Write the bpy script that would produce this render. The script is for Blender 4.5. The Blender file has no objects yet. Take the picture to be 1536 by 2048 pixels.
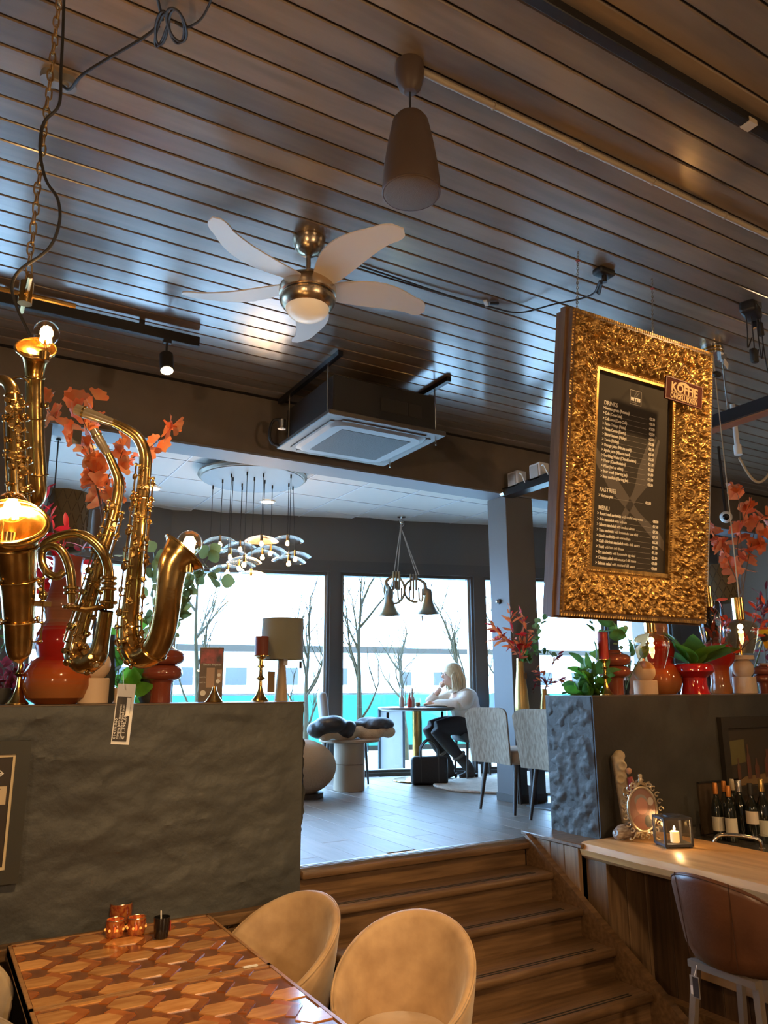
import bpy, bmesh, math, random
from mathutils import Vector, Matrix, noise
random.seed(7)
PI = math.pi
sc = bpy.context.scene
COL = sc.collection

# ---------------------------------------------------------------- camera
CAM = Vector((0, 0, 1.88)); FPX = 1520.0
PITCH, YAW, ROLL = math.radians(13.1), math.radians(30.5), math.radians(-0.22)
_f = Vector((math.sin(YAW)*math.cos(PITCH), math.cos(YAW)*math.cos(PITCH), math.sin(PITCH)))
_r = Vector((math.cos(YAW), -math.sin(YAW), 0)); _u = _r.cross(_f)
_R = math.cos(ROLL)*_r + math.sin(ROLL)*_u
_U = -math.sin(ROLL)*_r + math.cos(ROLL)*_u
cd = bpy.data.cameras.new('camera'); cam = bpy.data.objects.new('camera', cd); COL.objects.link(cam)
cd.sensor_fit = 'VERTICAL'; cd.sensor_height = 36; cd.sensor_width = 27; cd.lens = 36*FPX/2048
cd.clip_start = .05; cd.clip_end = 400
_m = Matrix((_R, _U, -_f)).transposed().to_4x4(); _m.translation = CAM
cam.matrix_world = _m
sc.camera = cam

# ---------------------------------------------------------------- world, lights, exposure
w = bpy.data.worlds.new('world'); sc.world = w; w.use_nodes = True
bg = w.node_tree.nodes['Background']
bg.inputs[0].default_value = (.33, .61, 1.0, 1); bg.inputs[1].default_value = 11.0
sc.view_settings.view_transform = 'Standard'; sc.view_settings.look = 'None'
sc.view_settings.gamma = 1; sc.view_settings.use_curve_mapping = False
sc.view_settings.exposure = 1.1
sc.cycles.max_bounces = 6; sc.cycles.diffuse_bounces = 3; sc.cycles.glossy_bounces = 3; sc.cycles.transmission_bounces = 3; sc.cycles.transparent_max_bounces = 16; sc.cycles.use_light_tree = False
WARM = (1.0, .60, .25)
def lamp(name, kind, loc, power, col=WARM, target=None, size=.05, spot=60, parent=None, blend=.6):
    l = bpy.data.lights.new(name, kind); l.energy = power; l.color = col
    if kind == 'SPOT': l.spot_size = math.radians(spot); l.spot_blend = blend
    l.shadow_soft_size = size
    o = bpy.data.objects.new(name, l); COL.objects.link(o); o.location = loc
    if target is not None: o.rotation_euler = (Vector(target)-Vector(loc)).to_track_quat('-Z', 'Y').to_euler()
    if parent: o.parent = parent
    return o

# ---------------------------------------------------------------- helpers: places
def vd(px, py, d):                     # a point at distance d along the view axis
    return CAM + (_f*FPX + _R*(px-768) + _U*(1024-py))*(d/FPX)
def at(px, py, axis, val):             # where the line of sight meets a plane of the room
    d = _f*FPX + _R*(px-768) + _U*(1024-py)
    return CAM + d*((val-CAM[axis])/d[axis])

# ---------------------------------------------------------------- helpers: materials
MATS = {}
def mat(name, col=(.5,.5,.5), rough=.5, metal=0, col2=None, nscale=6, stretch=(1,1,1), bump=0, bscale=40, emit=0, ecol=None,
        coat=0, coat_rough=.1, spec=.5, trans=0, alpha=1, sheen=0, objrand=0, detail=5, lo=.35, hi=.65, sub=0, transl=0):
    if name in MATS: return MATS[name]
    m = bpy.data.materials.new(name); MATS[name] = m; m.use_nodes = True
    nt = m.node_tree; N = nt.nodes; L = nt.links; b = N['Principled BSDF']; I = b.inputs
    I['Base Color'].default_value = (*col, 1); I['Roughness'].default_value = rough; I['Metallic'].default_value = metal
    I['Specular IOR Level'].default_value = spec; I['Coat Weight'].default_value = coat; I['Coat Roughness'].default_value = coat_rough
    I['Transmission Weight'].default_value = trans; I['Alpha'].default_value = alpha; I['Sheen Weight'].default_value = sheen
    if sub: I['Subsurface Weight'].default_value = sub; I['Subsurface Radius'].default_value = (.02,.01,.005)
    if emit:
        m.cycles.emission_sampling = 'NONE'; I['Emission Color'].default_value = (*(ecol or col), 1); I['Emission Strength'].default_value = emit
    if col2 or bump:
        tc = N.new('ShaderNodeTexCoord'); mp = N.new('ShaderNodeMapping'); mp.inputs['Scale'].default_value = stretch
        L.new(tc.outputs['Object'], mp.inputs['Vector'])
        vec = mp.outputs['Vector']
        if objrand:
            oi = N.new('ShaderNodeObjectInfo'); vm = N.new('ShaderNodeVectorMath'); vm.operation = 'MULTIPLY_ADD'
            vm.inputs[1].default_value = (17, 31, 13); L.new(oi.outputs['Random'], vm.inputs[0]); L.new(vec, vm.inputs[2]); vec = vm.outputs[0]
    if col2:
        n = N.new('ShaderNodeTexNoise'); n.inputs['Scale'].default_value = nscale; n.inputs['Detail'].default_value = detail
        L.new(vec, n.inputs['Vector'])
        r = N.new('ShaderNodeValToRGB'); r.color_ramp.elements[0].position = lo; r.color_ramp.elements[1].position = hi
        r.color_ramp.elements[0].color = (*col, 1); r.color_ramp.elements[1].color = (*col2, 1)
        L.new(n.outputs['Fac'], r.inputs['Fac']); out = r.outputs['Color']
        if objrand:
            hs = N.new('ShaderNodeHueSaturation'); ma = N.new('ShaderNodeMapRange'); ma.inputs['To Min'].default_value = 1-objrand; ma.inputs['To Max'].default_value = 1+objrand
            L.new(oi.outputs['Random'], ma.inputs['Value']); L.new(ma.outputs[0], hs.inputs['Value']); L.new(out, hs.inputs['Color']); out = hs.outputs['Color']
        L.new(out, I['Base Color'])
    if transl:
        tl = N.new('ShaderNodeBsdfTranslucent'); mx = N.new('ShaderNodeMixShader'); mx.inputs[0].default_value = transl; o_ = N['Material Output']
        if col2: L.new(out, tl.inputs[0])
        else: tl.inputs[0].default_value = (*col, 1)
        L.new(b.outputs[0], mx.inputs[1]); L.new(tl.outputs[0], mx.inputs[2]); L.new(mx.outputs[0], o_.inputs[0])
    if bump:
        n2 = N.new('ShaderNodeTexNoise'); n2.inputs['Scale'].default_value = bscale; n2.inputs['Detail'].default_value = 4
        L.new(vec, n2.inputs['Vector']); bp = N.new('ShaderNodeBump'); bp.inputs['Strength'].default_value = bump; bp.inputs['Distance'].default_value = .01
        L.new(n2.outputs['Fac'], bp.inputs['Height']); L.new(bp.outputs['Normal'], I['Normal'])
    return m
def glass(name, tint=(1,1,1), rough=0.0, ior=1.45, gl=(1,1,1)):
    if name in MATS: return MATS[name]
    m = bpy.data.materials.new(name); MATS[name] = m; m.use_nodes = True
    nt = m.node_tree; N = nt.nodes; L = nt.links; N.remove(N['Principled BSDF']); o = N['Material Output']
    t = N.new('ShaderNodeBsdfTransparent'); t.inputs[0].default_value = (*tint, 1)
    g = N.new('ShaderNodeBsdfGlossy'); g.inputs[0].default_value = (*gl, 1); g.inputs['Roughness'].default_value = rough
    f = N.new('ShaderNodeFresnel'); x = N.new('ShaderNodeMixShader')
    ge = N.new('ShaderNodeNewGeometry'); ma = N.new('ShaderNodeMath'); ma.operation = 'MULTIPLY_ADD'; ma.inputs[1].default_value = 1/ior-ior; ma.inputs[2].default_value = ior   # thin sheet: same reflection from both sides
    L.new(ge.outputs['Backfacing'], ma.inputs[0]); L.new(ma.outputs[0], f.inputs[0])
    L.new(f.outputs[0], x.inputs[0]); L.new(t.outputs[0], x.inputs[1]); L.new(g.outputs[0], x.inputs[2]); L.new(x.outputs[0], o.inputs[0])
    return m
def emis(name, col, s):
    return mat(name, col, .5, emit=s, ecol=col)

# ---------------------------------------------------------------- helpers: shapes -> (verts, faces)
def join(*ps):
    V, F = [], []
    for v, f in ps:
        o = len(V); V += [tuple(p) for p in v]; F += [tuple(i+o for i in q) for q in f]
    return V, F
def tr(vf, loc=(0,0,0), rot=(0,0,0), sc_=(1,1,1)):
    from mathutils import Euler
    m = Matrix.Translation(loc) @ Euler(rot).to_matrix().to_4x4() @ Matrix.Diagonal((*sc_, 1))
    return [tuple(m @ Vector(v)) for v in vf[0]], vf[1]
def box(x0, y0, z0, x1, y1, z1, b=0, seg=1):
    V = [(x0,y0,z0),(x1,y0,z0),(x1,y1,z0),(x0,y1,z0),(x0,y0,z1),(x1,y0,z1),(x1,y1,z1),(x0,y1,z1)]
    F = [(0,3,2,1),(4,5,6,7),(0,1,5,4),(1,2,6,5),(2,3,7,6),(3,0,4,7)]
    if not b: return V, F
    bm = bmesh.new(); vs = [bm.verts.new(v) for v in V]
    for f in F: bm.faces.new([vs[i] for i in f])
    bmesh.ops.bevel(bm, geom=list(bm.edges), offset=b, segments=seg, affect='EDGES', profile=.5)
    bm.verts.index_update()
    r = [tuple(v.co) for v in bm.verts], [tuple(v.index for v in f.verts) for f in bm.faces]; bm.free(); return r
def cbox(c, s, b=0, seg=1):
    return box(c[0]-s[0]/2, c[1]-s[1]/2, c[2]-s[2]/2, c[0]+s[0]/2, c[1]+s[1]/2, c[2]+s[2]/2, b, seg)
def lathe(prof, seg=32, c=(0,0,0)):
    V, F = [], []; n = len(prof)
    for r, z in prof:
        for k in range(seg):
            a = 2*PI*k/seg; V.append((c[0]+max(r,1e-4)*math.cos(a), c[1]+max(r,1e-4)*math.sin(a), c[2]+z))
    for i in range(n-1):
        for k in range(seg):
            F.append((i*seg+k, i*seg+(k+1)%seg, (i+1)*seg+(k+1)%seg, (i+1)*seg+k))
    return V, F
def disc(r, z, seg=32, c=(0,0,0)):
    return [(c[0]+r*math.cos(2*PI*k/seg), c[1]+r*math.sin(2*PI*k/seg), c[2]+z) for k in range(seg)], [tuple(range(seg))]
def cyl(r, z0, z1, seg=24, c=(0,0,0), r1=None, b=0):
    r1 = r if r1 is None else r1
    if b: return lathe([(0,z0),(r-b,z0),(r,z0+b),(r1,z1-b),(r1-b,z1),(0,z1)], seg, c)
    return lathe([(0,z0),(r,z0),(r,z0),(r1,z1),(r1,z1),(0,z1)], seg, c)
def ball(r, c=(0,0,0), seg=20, rings=12, s=(1,1,1)):
    V, F = lathe([(math.sin(PI*i/rings)*r, -math.cos(PI*i/rings)*r) for i in range(rings+1)], seg)
    return [(c[0]+v[0]*s[0], c[1]+v[1]*s[1], c[2]+v[2]*s[2]) for v in V], F
def spl(pts, n=6, closed=False):
    P = [Vector(p) for p in pts]; out = []; m = len(P)
    rng = m if closed else m-1
    for i in range(rng):
        p1, p2 = P[i], P[(i+1) % m]
        p0 = P[i-1] if (i > 0 or closed) else p1*2-p2
        p3 = P[(i+2) % m] if (i+2 < m or closed) else p2*2-p1
        for k in range(n):
            t = k/n
            out.append(.5*((2*p1)+(-p0+p2)*t+(2*p0-5*p1+4*p2-p3)*t*t+(-p0+3*p1-3*p2+p3)*t**3))
    if not closed: out.append(P[-1])
    return out
def tube(pts, r, seg=8, cap=True, closed=False):
    P = [Vector(p) for p in pts]; n = len(P); R = r if isinstance(r, (list, tuple)) else [r]*n
    T = []
    for i in range(n):
        a = P[i-1] if (i > 0 or closed) else P[i]; b = P[(i+1) % n] if (i < n-1 or closed) else P[i]
        t = (b-a); T.append(t.normalized() if t.length > 1e-9 else Vector((0,0,1)))
    u = T[0].orthogonal().normalized(); V, F = [], []
    for i in range(n):
        u = (u - T[i]*u.dot(T[i])); u = u.normalized() if u.length > 1e-6 else T[i].orthogonal().normalized()
        v = T[i].cross(u)
        for k in range(seg):
            a = 2*PI*k/seg; V.append(tuple(P[i] + (u*math.cos(a)+v*math.sin(a))*R[i]))
    for i in range(n if closed else n-1):
        j = (i+1) % n
        for k in range(seg):
            F.append((i*seg+k, i*seg+(k+1)%seg, j*seg+(k+1)%seg, j*seg+k))
    if cap and not closed:
        F.append(tuple(reversed(range(seg)))); F.append(tuple((n-1)*seg+k for k in range(seg)))
    return V, F
def stube(pts, rs, n=6, seg=12, cap=True):       # smooth tube whose radius runs along with the points
    if not isinstance(rs, (list, tuple)): rs = [rs]*len(pts)
    q = spl([(*p, 0) [:3] for p in pts], n); rr = [v.x for v in spl([(a,0,0) for a in rs], n)]
    return tube(q, [max(a, .0004) for a in rr], seg, cap)
def torus(R, r, seg=24, rs=8, c=(0,0,0), sx=1, sy=1):
    return tube([(c[0]+R*sx*math.cos(2*PI*k/seg), c[1]+R*sy*math.sin(2*PI*k/seg), c[2]) for k in range(seg)], r, rs, closed=True)
def prism(poly, z0, z1):                          # a flat outline (x, y) given thickness
    n = len(poly); V = [(x,y,z0) for x,y in poly]+[(x,y,z1) for x,y in poly]
    return V, [tuple(reversed(range(n))), tuple(range(n,2*n))]+[(i,(i+1)%n,(i+1)%n+n,i+n) for i in range(n)]
def grid(nx, ny, fn):
    V = [fn(i/nx, j/ny) for j in range(ny+1) for i in range(nx+1)]; q = nx+1
    return V, [(j*q+i, j*q+i+1, (j+1)*q+i+1, (j+1)*q+i) for j in range(ny) for i in range(nx)]
def align(vf, p0, p1):                            # z axis of a shape laid from p0 towards p1
    d = (Vector(p1)-Vector(p0)); m = d.to_track_quat('Z', 'Y').to_matrix(); p0 = Vector(p0)
    return [tuple(p0 + m @ Vector(v)) for v in vf[0]], vf[1]
def leafmesh(L=.1, W=.05, curl=.15, pts=6, fold=.2, tip=1.0):
    V, F = [], []
    for i in range(pts+1):
        t = i/pts; wv = W/2*math.sin(PI*t**tip)**.8 if 0 < t < 1 else .0008
        z = -curl*L*t*t
        V += [(-wv, L*t, z+fold*wv), (0, L*t, z), (wv, L*t, z+fold*wv)]
    for i in range(pts):
        a = i*3; F += [(a,a+1,a+4,a+3), (a+1,a+2,a+5,a+4)]
    return V, F
def fanleaf(r=.05, curl=.3):                      # broad fan shaped leaf
    V = [(0,0,0)]; n = 11
    for j in (1, 2):
        for i in range(n):
            a = math.radians(25+130*i/(n-1)); rr = r*j/2*(1+.10*math.sin(i*2.4)*(j-1))
            V.append((rr*math.cos(a), rr*math.sin(a), curl*r*(j/2)**2*(.6*math.cos(a)**2+.15*math.sin(i*1.7))))
    F = [(0,1+i,2+i) for i in range(n-1)]+[(1+i,1+n+i,2+n+i,2+i) for i in range(n-1)]
    return V, F
def mesh(name, vf, m=None, smooth=True, ang=38):
    me = bpy.data.meshes.new(name); me.from_pydata([tuple(v) for v in vf[0]], [], vf[1]); me.update()
    if m: me.materials.append(m)
    if smooth:
        me.polygons.foreach_set('use_smooth', [True]*len(me.polygons)); me.set_sharp_from_angle(angle=math.radians(ang))
    return me

# ---------------------------------------------------------------- helpers: objects
def link(name, me, parent=None, loc=(0,0,0), rot=(0,0,0), scl=None, label=None):
    o = bpy.data.objects.new(name, me); COL.objects.link(o); o.location = loc; o.rotation_euler = rot
    if scl: o.scale = scl if not isinstance(scl, (int, float)) else (scl,)*3
    if parent: o.parent = parent
    if label: o['label'] = label
    return o
def obj(name, vf, m, parent=None, loc=(0,0,0), rot=(0,0,0), smooth=True, label=None, ang=38):
    return link(name, mesh(name, vf, m, smooth, ang), parent, loc, rot, None, label)
def tag(o, label, cat=None, group=None, kind=None):
    if label: o['label'] = label
    if cat: o['category'] = cat
    if group: o['group'] = group
    if kind: o['kind'] = kind
    return o
def thing(name, label, cat, loc=(0,0,0), rotz=0, group=None, kind=None):
    o = bpy.data.objects.new(name, None); COL.objects.link(o); o.location = loc; o.rotation_euler = (0,0,rotz); o.empty_display_size = .05
    return tag(o, label, cat, group, kind)
def dup(root, loc, rotz, label):
    r = root.copy(); COL.objects.link(r); r.location = loc; r.rotation_euler = (0,0,rotz); r['label'] = label
    for ch in list(root.children):
        c = ch.copy(); COL.objects.link(c); c.parent = r
        for g in ch.children:
            d = g.copy(); COL.objects.link(d); d.parent = c
    return r
TMP = bpy.data.scenes.new('workshop')
def remesh(vf, voxel=.012, smooth_it=4):          # fuse overlapping volumes into one continuous skin
    me = mesh('tmp', vf, None, False); o = bpy.data.objects.new('tmp', me); TMP.collection.objects.link(o)
    md = o.modifiers.new('r', 'REMESH'); md.mode = 'VOXEL'; md.voxel_size = voxel
    if smooth_it: s = o.modifiers.new('s', 'SMOOTH'); s.iterations = smooth_it; s.factor = .5
    with bpy.context.temp_override(scene=TMP, view_layer=TMP.view_layers[0]): dg = bpy.context.evaluated_depsgraph_get()
    e = o.evaluated_get(dg).to_mesh()
    r = [tuple(v.co) for v in e.vertices], [tuple(p.vertices) for p in e.polygons]
    bpy.data.objects.remove(o); bpy.data.meshes.remove(me); return r
def textmesh(body, size, bold=0, align_='LEFT', depth=.0006, width=None):
    c = bpy.data.curves.new('t', 'FONT'); c.body = body; c.size = size; c.align_x = align_; c.extrude = depth; c.offset = bold; c.resolution_u = 2
    o = bpy.data.objects.new('t', c); e = bpy.data.meshes.new_from_object(o)
    V = [tuple(v.co) for v in e.vertices]; F = [tuple(p.vertices) for p in e.polygons]
    bpy.data.objects.remove(o); bpy.data.curves.remove(c); bpy.data.meshes.remove(e)
    if width and V:
        x0 = min(v[0] for v in V); x1 = max(v[0] for v in V); k = width/(x1-x0); V = [((v[0])*k, v[1], v[2]) for v in V]
    return V, F
# ================================================================ materials used in many places
plaster = mat('rough_plaster', (.066,.072,.076), .6, col2=(.047,.051,.054), nscale=3, bump=.5, bscale=30)
plaster_flat = mat('dark_plaster', (.042,.040,.034), .5, col2=(.028,.026,.022), nscale=4, bump=.15, bscale=30)
dark_paint = mat('charcoal_paint', (.082,.082,.078), .5)
ceil_wood = mat('stained_boards', (.25,.185,.128), .28, col2=(.165,.122,.084), nscale=3.2, stretch=(.5,4,1), bump=.05, bscale=14, objrand=.22, coat=.85, coat_rough=.17)
black = mat('black_metal', (.012,.012,.013), .4)
black_matte = mat('black_plastic', (.02,.019,.018), .6)
oak = mat('stair_oak', (.20,.115,.055), .42, col2=(.115,.064,.030), nscale=5, stretch=(.6,9,9), bump=.1, bscale=30, objrand=.15)
oak_v = mat('panel_oak', (.27,.165,.085), .45, col2=(.15,.088,.044), nscale=5, stretch=(9,9,.5), bump=.1, bscale=30, objrand=.25)
slab_wood = mat('slab_wood', (.64,.36,.14), .34, col2=(.47,.24,.085), nscale=3, stretch=(6,.6,6), bump=.06, bscale=20)
plank_mat = mat('floor_planks', (.20,.158,.125), .45, col2=(.165,.13,.10), nscale=4, stretch=(8,.8,1), bump=.03, bscale=14, objrand=.16, spec=.28)
brass = mat('polished_brass', (.72,.46,.15), .17, 1, col2=(.55,.33,.10), nscale=14)
gold = mat('antique_gold', (.60,.36,.11), .36, .85, col2=(.26,.14,.04), nscale=26)
steel = mat('brushed_steel', (.62,.60,.57), .25, 1)
nickel = mat('satin_nickel', (.62,.50,.36), .24, 1, bump=.08, bscale=120)
white_p = mat('white_plastic', (.80,.79,.76), .4)
thin_glass = glass('clear_glass')

# ================================================================ THE SETTING
KX, KY = 2.214, 8.532                     # the bend of the window front
DR = (.9554, -.2952); DL = (-.957, -.290)
def facet(x): return KY + (DR[1]/DR[0]*(x-KX) if x >= KX else DL[1]/DL[0]*(x-KX))

# lower floor
tag(obj('floor', box(-4,-4,-.1,9,4.2,0), mat('lower_floor', (.17,.10,.05), .4, col2=(.10,.055,.028), nscale=4, stretch=(.7,8,1)), smooth=False), 'dark brown wooden floor of the lower room', 'floor', kind='structure')
# upper floor with its planks
pts = [(-4,4.15),(9,4.15),(9,facet(9)),(KX,KY),(-4,facet(-4))]
uf = tag(obj('upper_floor', prism(pts, 0, .908), mat('screed', (.06,.05,.045), .8), smooth=False), 'glossy planked floor of the raised room by the windows', 'floor', kind='structure')
PW, PL = .20, 1.3
pm = {}
for i in range(34):
    x0 = .3+i*PW; off = (i*.47) % PL
    y = 4.20 - off
    while y < 8.6:
        y0, y1 = max(y, 4.20), min(y+PL, min(facet(x0), facet(x0+PW))-.02)
        if y1-y0 > .05 and x0 < 7.2:
            key = round(y1-y0, 3)
            if key not in pm: pm[key] = mesh('plank', box(.0015,.0015,0,PW-.0015,key-.0015,.012,.0015), plank_mat, False)
            link('plank', pm[key], uf, (x0, y0, .908))
        y += PL
obj('edge_profile', join(box(1.885,4.12,.905,3.52,4.20,.921,.003), box(1.885,4.135,.921,3.52,4.142,.925), box(1.885,4.16,.921,3.52,4.167,.925)), mat('alu_profile', (.30,.28,.26), .35, .8), uf, smooth=False)

# stairs
st = thing('stairs', 'dark oak staircase of six steps up to the raised room', 'stairs', kind='structure')
for i in range(0, 6):
    yn, zt = 4.12-.24*(i-.0), .92-.1535*i
    if i > 0:
        t = obj('tread', box(1.885, yn-.012, zt-.045, 3.5, yn+.262, zt, .016, 3), oak, st)
        for k in (0, 1): obj('grip_strip', box(2.0, yn+.030+.022*k, zt-.001, 3.38, yn+.037+.022*k, zt+.0025), black_matte, t, smooth=False)
    else:
        obj('landing_nosing', box(1.885, yn-.03, zt-.055, 3.52, yn+.05, zt-.012, .012, 2), oak, st)
    obj('riser', box(1.885, yn+.022, zt-.165, 3.5, yn+.040, zt-.04), oak, st, smooth=False)
obj('stringer',
    ( [(x,y,z) for x in (3.5,3.545) for y,z in ((4.13,.952),(4.13,0),(2.62,0),(2.62,.015),(2.70,.065))], [(0,1,2,3,4),(9,8,7,6,5),(0,4,9,5),(4,3,8,9),(3,2,7,8),(2,1,6,7),(1,0,5,6)]), oak, st, smooth=False)
for k in range(4):
    obj('side_plank', box(3.545, 3.70+.125*k, 0, 3.575, 3.822+.125*k, .93, .003), oak_v, st, smooth=False)
obj('capping', box(3.535, 3.66, .93, 3.76, 4.22, .955, .005), oak, st)
obj('side_ledge', box(1.80, 4.04, .70, 1.9, 4.12, .765, .006), oak, st)

# low wall on the left, rough slate-like plaster in front and at its end
def rough(p, a=.013):
    v = Vector(p); n = .55*noise.noise(v*Vector((1.6,1.6,2.2))) + 1.0*noise.fractal(v*Vector((5,5,8)), .8, 2.3, 6)
    w_ = noise.noise(v*Vector((1.3,1.3,2.0))+Vector((3,1,7))); cr = max(0, 1-abs(noise.noise(v*Vector((2.1,2.1,4.6))+Vector((w_,0,w_))))*14)
    return a*n - .014*cr*max(0, noise.noise(v*1.1+Vector((9,9,9)))+.15)
WF, WB, WX, WT = 4.12, 4.50, 1.885, 1.806
def wl(u, v):
    x = -1.5+u*(WX+1.5); z = .765+v*(WT-.765)
    e = min(1, (1-v)*18)*min(1, (1-u)*30)
    return (x + rough((x,9,z),.03)*(1 if u == 1 else 0)*e, WF + (rough((x,0,z))-.008)*e, z)
g1 = grid(150, 70, wl)
def we(u, v):
    y = WF+u*(WB-WF); z = .765+v*(WT-.765); e = min(1, (1-v)*18)
    return (WX + rough((WX,9 if u == 0 else y+5,z),.03)*e, y + ((rough((WX,0,z))-.008)*0 if u == 0 else 0), z)
wall_l = tag(obj('wall_left', join(g1, grid(14, 70, we), box(-4,WF+.03,0,WX-.03,WB,WT-.001), box(-4,WF,.765,-1.49,WB,WT)), plaster), 'low charcoal wall with rough slate plaster behind the hexagon table', 'wall', kind='structure')
obj('wall_cap', box(-4,WF-.004,WT-.002,WX+.006,WB,WT+.004), mat('cap_edge', (.10,.07,.045), .5), wall_l, smooth=False)
obj('wood_ledge', box(-4,4.035,.715,1.885,4.125,.768,.005), oak, wall_l, smooth=False)
for k in range(30): obj('panel', box(-4+.195*k,4.06,0,-4+.195*k+.19,4.12,.715), oak_v, wall_l, smooth=False)

# low wall on the right behind the bar
RX, RF, RB, RT = 3.75, 3.72, 4.15, 1.828
def wr(u, v):
    y = RB+u*(RF-RB); z = .955+v*(RT-.955); e = min(1,(1-v)*18)*min(1,u*12+.2)*min(1,(1-u)*12+.2)
    return (RX - (rough((3,y*2.2,z*1.6),.016)+.004)*e, y, z)
wall_r = tag(obj('wall_right', join(grid(40, 90, wr), box(RX,RF,0,9,RB,RT)), mat('end_plaster', (.062,.056,.047), .65, col2=(.044,.040,.034), nscale=4, bump=.5, bscale=30)), 'low charcoal wall behind the bar carrying vases and lamps', 'wall', kind='structure')
obj('front_face', box(RX+.004,RF-.012,.965,8.9,RF-.001,RT-.003), plaster_flat, wall_r, smooth=False)
obj('wall_cap', box(RX-.004,RF-.014,RT-.002,9,RB,RT+.004), mat('cap_edge', (.10,.07,.045), .5), wall_r, smooth=False)

# wooden ceiling
ZC = 4.10
ce = tag(obj('ceiling', box(-4,-4,ZC+.012,9,5.33,ZC+.1), mat('ceiling_gap', (.012,.010,.008), .6), smooth=False), 'dark stained tongue and groove board ceiling', 'ceiling', kind='structure')
BW = .1325
bme = mesh('board', box(-6.5,0,0,6.5,BW-.009,.014,.004), ceil_wood, False)
y = 2.479-BW*48
while y+BW < 5.34:
    link('board', bme, ce, (2.5, y, ZC)); y += BW

# black fascia beam and tile ceiling of the raised room
fb = tag(obj('trim_1', box(-4,5.33,3.655,9,5.47,4.2), mat('fascia_paint', (.19,.155,.115), .6, col2=(.15,.122,.09), nscale=3), smooth=False), 'black fascia beam between board ceiling and white tile ceiling', 'beam', kind='structure')
obj('soffit_strip', box(-4,5.335,3.640,9,5.60,3.656), mat('soffit_grey', (.20,.21,.235), .6), fb, smooth=False)
tile_m = mat('ceiling_tile', (.50,.47,.43), .75, bump=.08, bscale=160)
ZT = 3.885
ct = tag(obj('ceiling_tiles', box(-4,5.47,ZT+.02,9,8.8,ZT+.2), white_p, smooth=False), 'white suspended tile ceiling over the raised room', 'ceiling', kind='structure')
tm = mesh('tile', box(.006,.006,0,.594,.594,.014,.003), tile_m, False)
for i in range(15):
    for j in range(6):
        x, y_ = -.6+.6*i, 5.35+.6*j
        if y_+.1 < facet(x+.3) and y_ > 5.3: link('tile', tm, ct, (x, y_, ZT))
gm = mat('tile_grid', (.55,.56,.58), .5)
for i in range(16): obj('grid_bar', box(-.606+.6*i,5.47,ZT-.003,-.594+.6*i,8.7,ZT+.016), gm, ct, smooth=False)
for j in range(7): obj('grid_bar', box(-4,5.344+.6*j,ZT-.004,9,5.356+.6*j,ZT+.015), gm, ct, smooth=False)

# window front: two straight runs meeting at a bend
win_frame = mat('window_frame', (.060,.062,.062), .4)
win_edge = mat('window_frame_edge', (.30,.30,.27), .35, .4)
wb = thing('wall_back', 'charcoal window wall above the tall panes', 'wall', kind='structure')
pane_m = thin_glass
def run(origin, d, n_out, length, posts, solid_from, first):
    rot = math.atan2(d[1], d[0])
    M = Matrix.Translation((*origin, 0)) @ Matrix.Rotation(rot, 4, 'Z')
    sg = 1 if (Matrix.Rotation(rot, 2)@Vector((0,1))).dot(Vector(n_out)) > 0 else -1
    def put(vf): return [tuple(M @ Vector((v[0], v[1]*sg, v[2]))) for v in vf[0]], vf[1]
    obj('header', put(box(-.1,0,3.235,length,.25,4.2)), dark_paint, wb, smooth=False)
    obj('header_rail', put(box(-.1,-.02,3.225,length,.02,3.36)), win_frame, wb, smooth=False)
    obj('threshold', put(box(-.1,-.02,.70,length,.25,.955)), win_frame, wb, smooth=False)
    if solid_from < length: obj('blind_wall', put(box(solid_from,0,.9,length,.25,3.3)), mat('blue_grey_paint', (.075,.085,.10), .6), wb, smooth=False)
    n = first
    for k in range(len(posts)-1):
        a, b = posts[k][1], posts[k+1][0]
        if a >= solid_from: break
        wn = thing('window_%d' % n, 'tall clear pane in a dark frame, number %s of the window front' % ('one two three four five six seven eight'.split()[n-1]), 'window', kind='structure'); n += 1
        obj('frame', put(join(box(a-.06,.0,.95,a+.03,.14,3.23), box(b-.03,.0,.95,b+.06,.14,3.23), box(a,.02,3.19,b,.14,3.235), box(a,.02,.95,b,.14,.985))), win_frame, wn, smooth=False)
        obj('frame_edge', put(join(box(a+.03,.05,.98,a+.055,.12,3.2), box(b-.055,.05,.98,b-.03,.12,3.2))), win_edge, wn, smooth=False)
        obj('pane', put(box(a+.05,.08,.98,b-.05,.085,3.2)), pane_m, wn, smooth=False)
    for a, b in posts: obj('post', put(box(a,-.03,.92,b,.16,3.3)), win_frame, wb, smooth=False)
    return n
nn = run((KX,KY), DR, (.2952,.9554), 7.3, [(-.06,.06),(1.832,1.952),(3.608,3.739),(5.39,5.51),(6.30,6.42)], 6.30, 1)
run((KX,KY), DL, (-.29,.957), 6.6, [(-.06,.06),(1.75,1.87),(3.55,3.67),(5.3,5.4)], 6.7, nn)

# pillars
for x0, lb in ((4.468,'square charcoal pillar right of the sitting woman'), (.22,'square charcoal pillar at the far left behind the saxophones')):
    p = tag(obj('pillar', box(x0,5.352,.921,x0+.325,5.625,3.64,.004), mat('pillar_paint', (.125,.13,.135), .5), smooth=False), lb, 'pillar', kind='structure')
    obj('base_strip', box(x0-.006,5.346,.921,x0+.331,5.631,.985), dark_paint, p, smooth=False)
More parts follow.
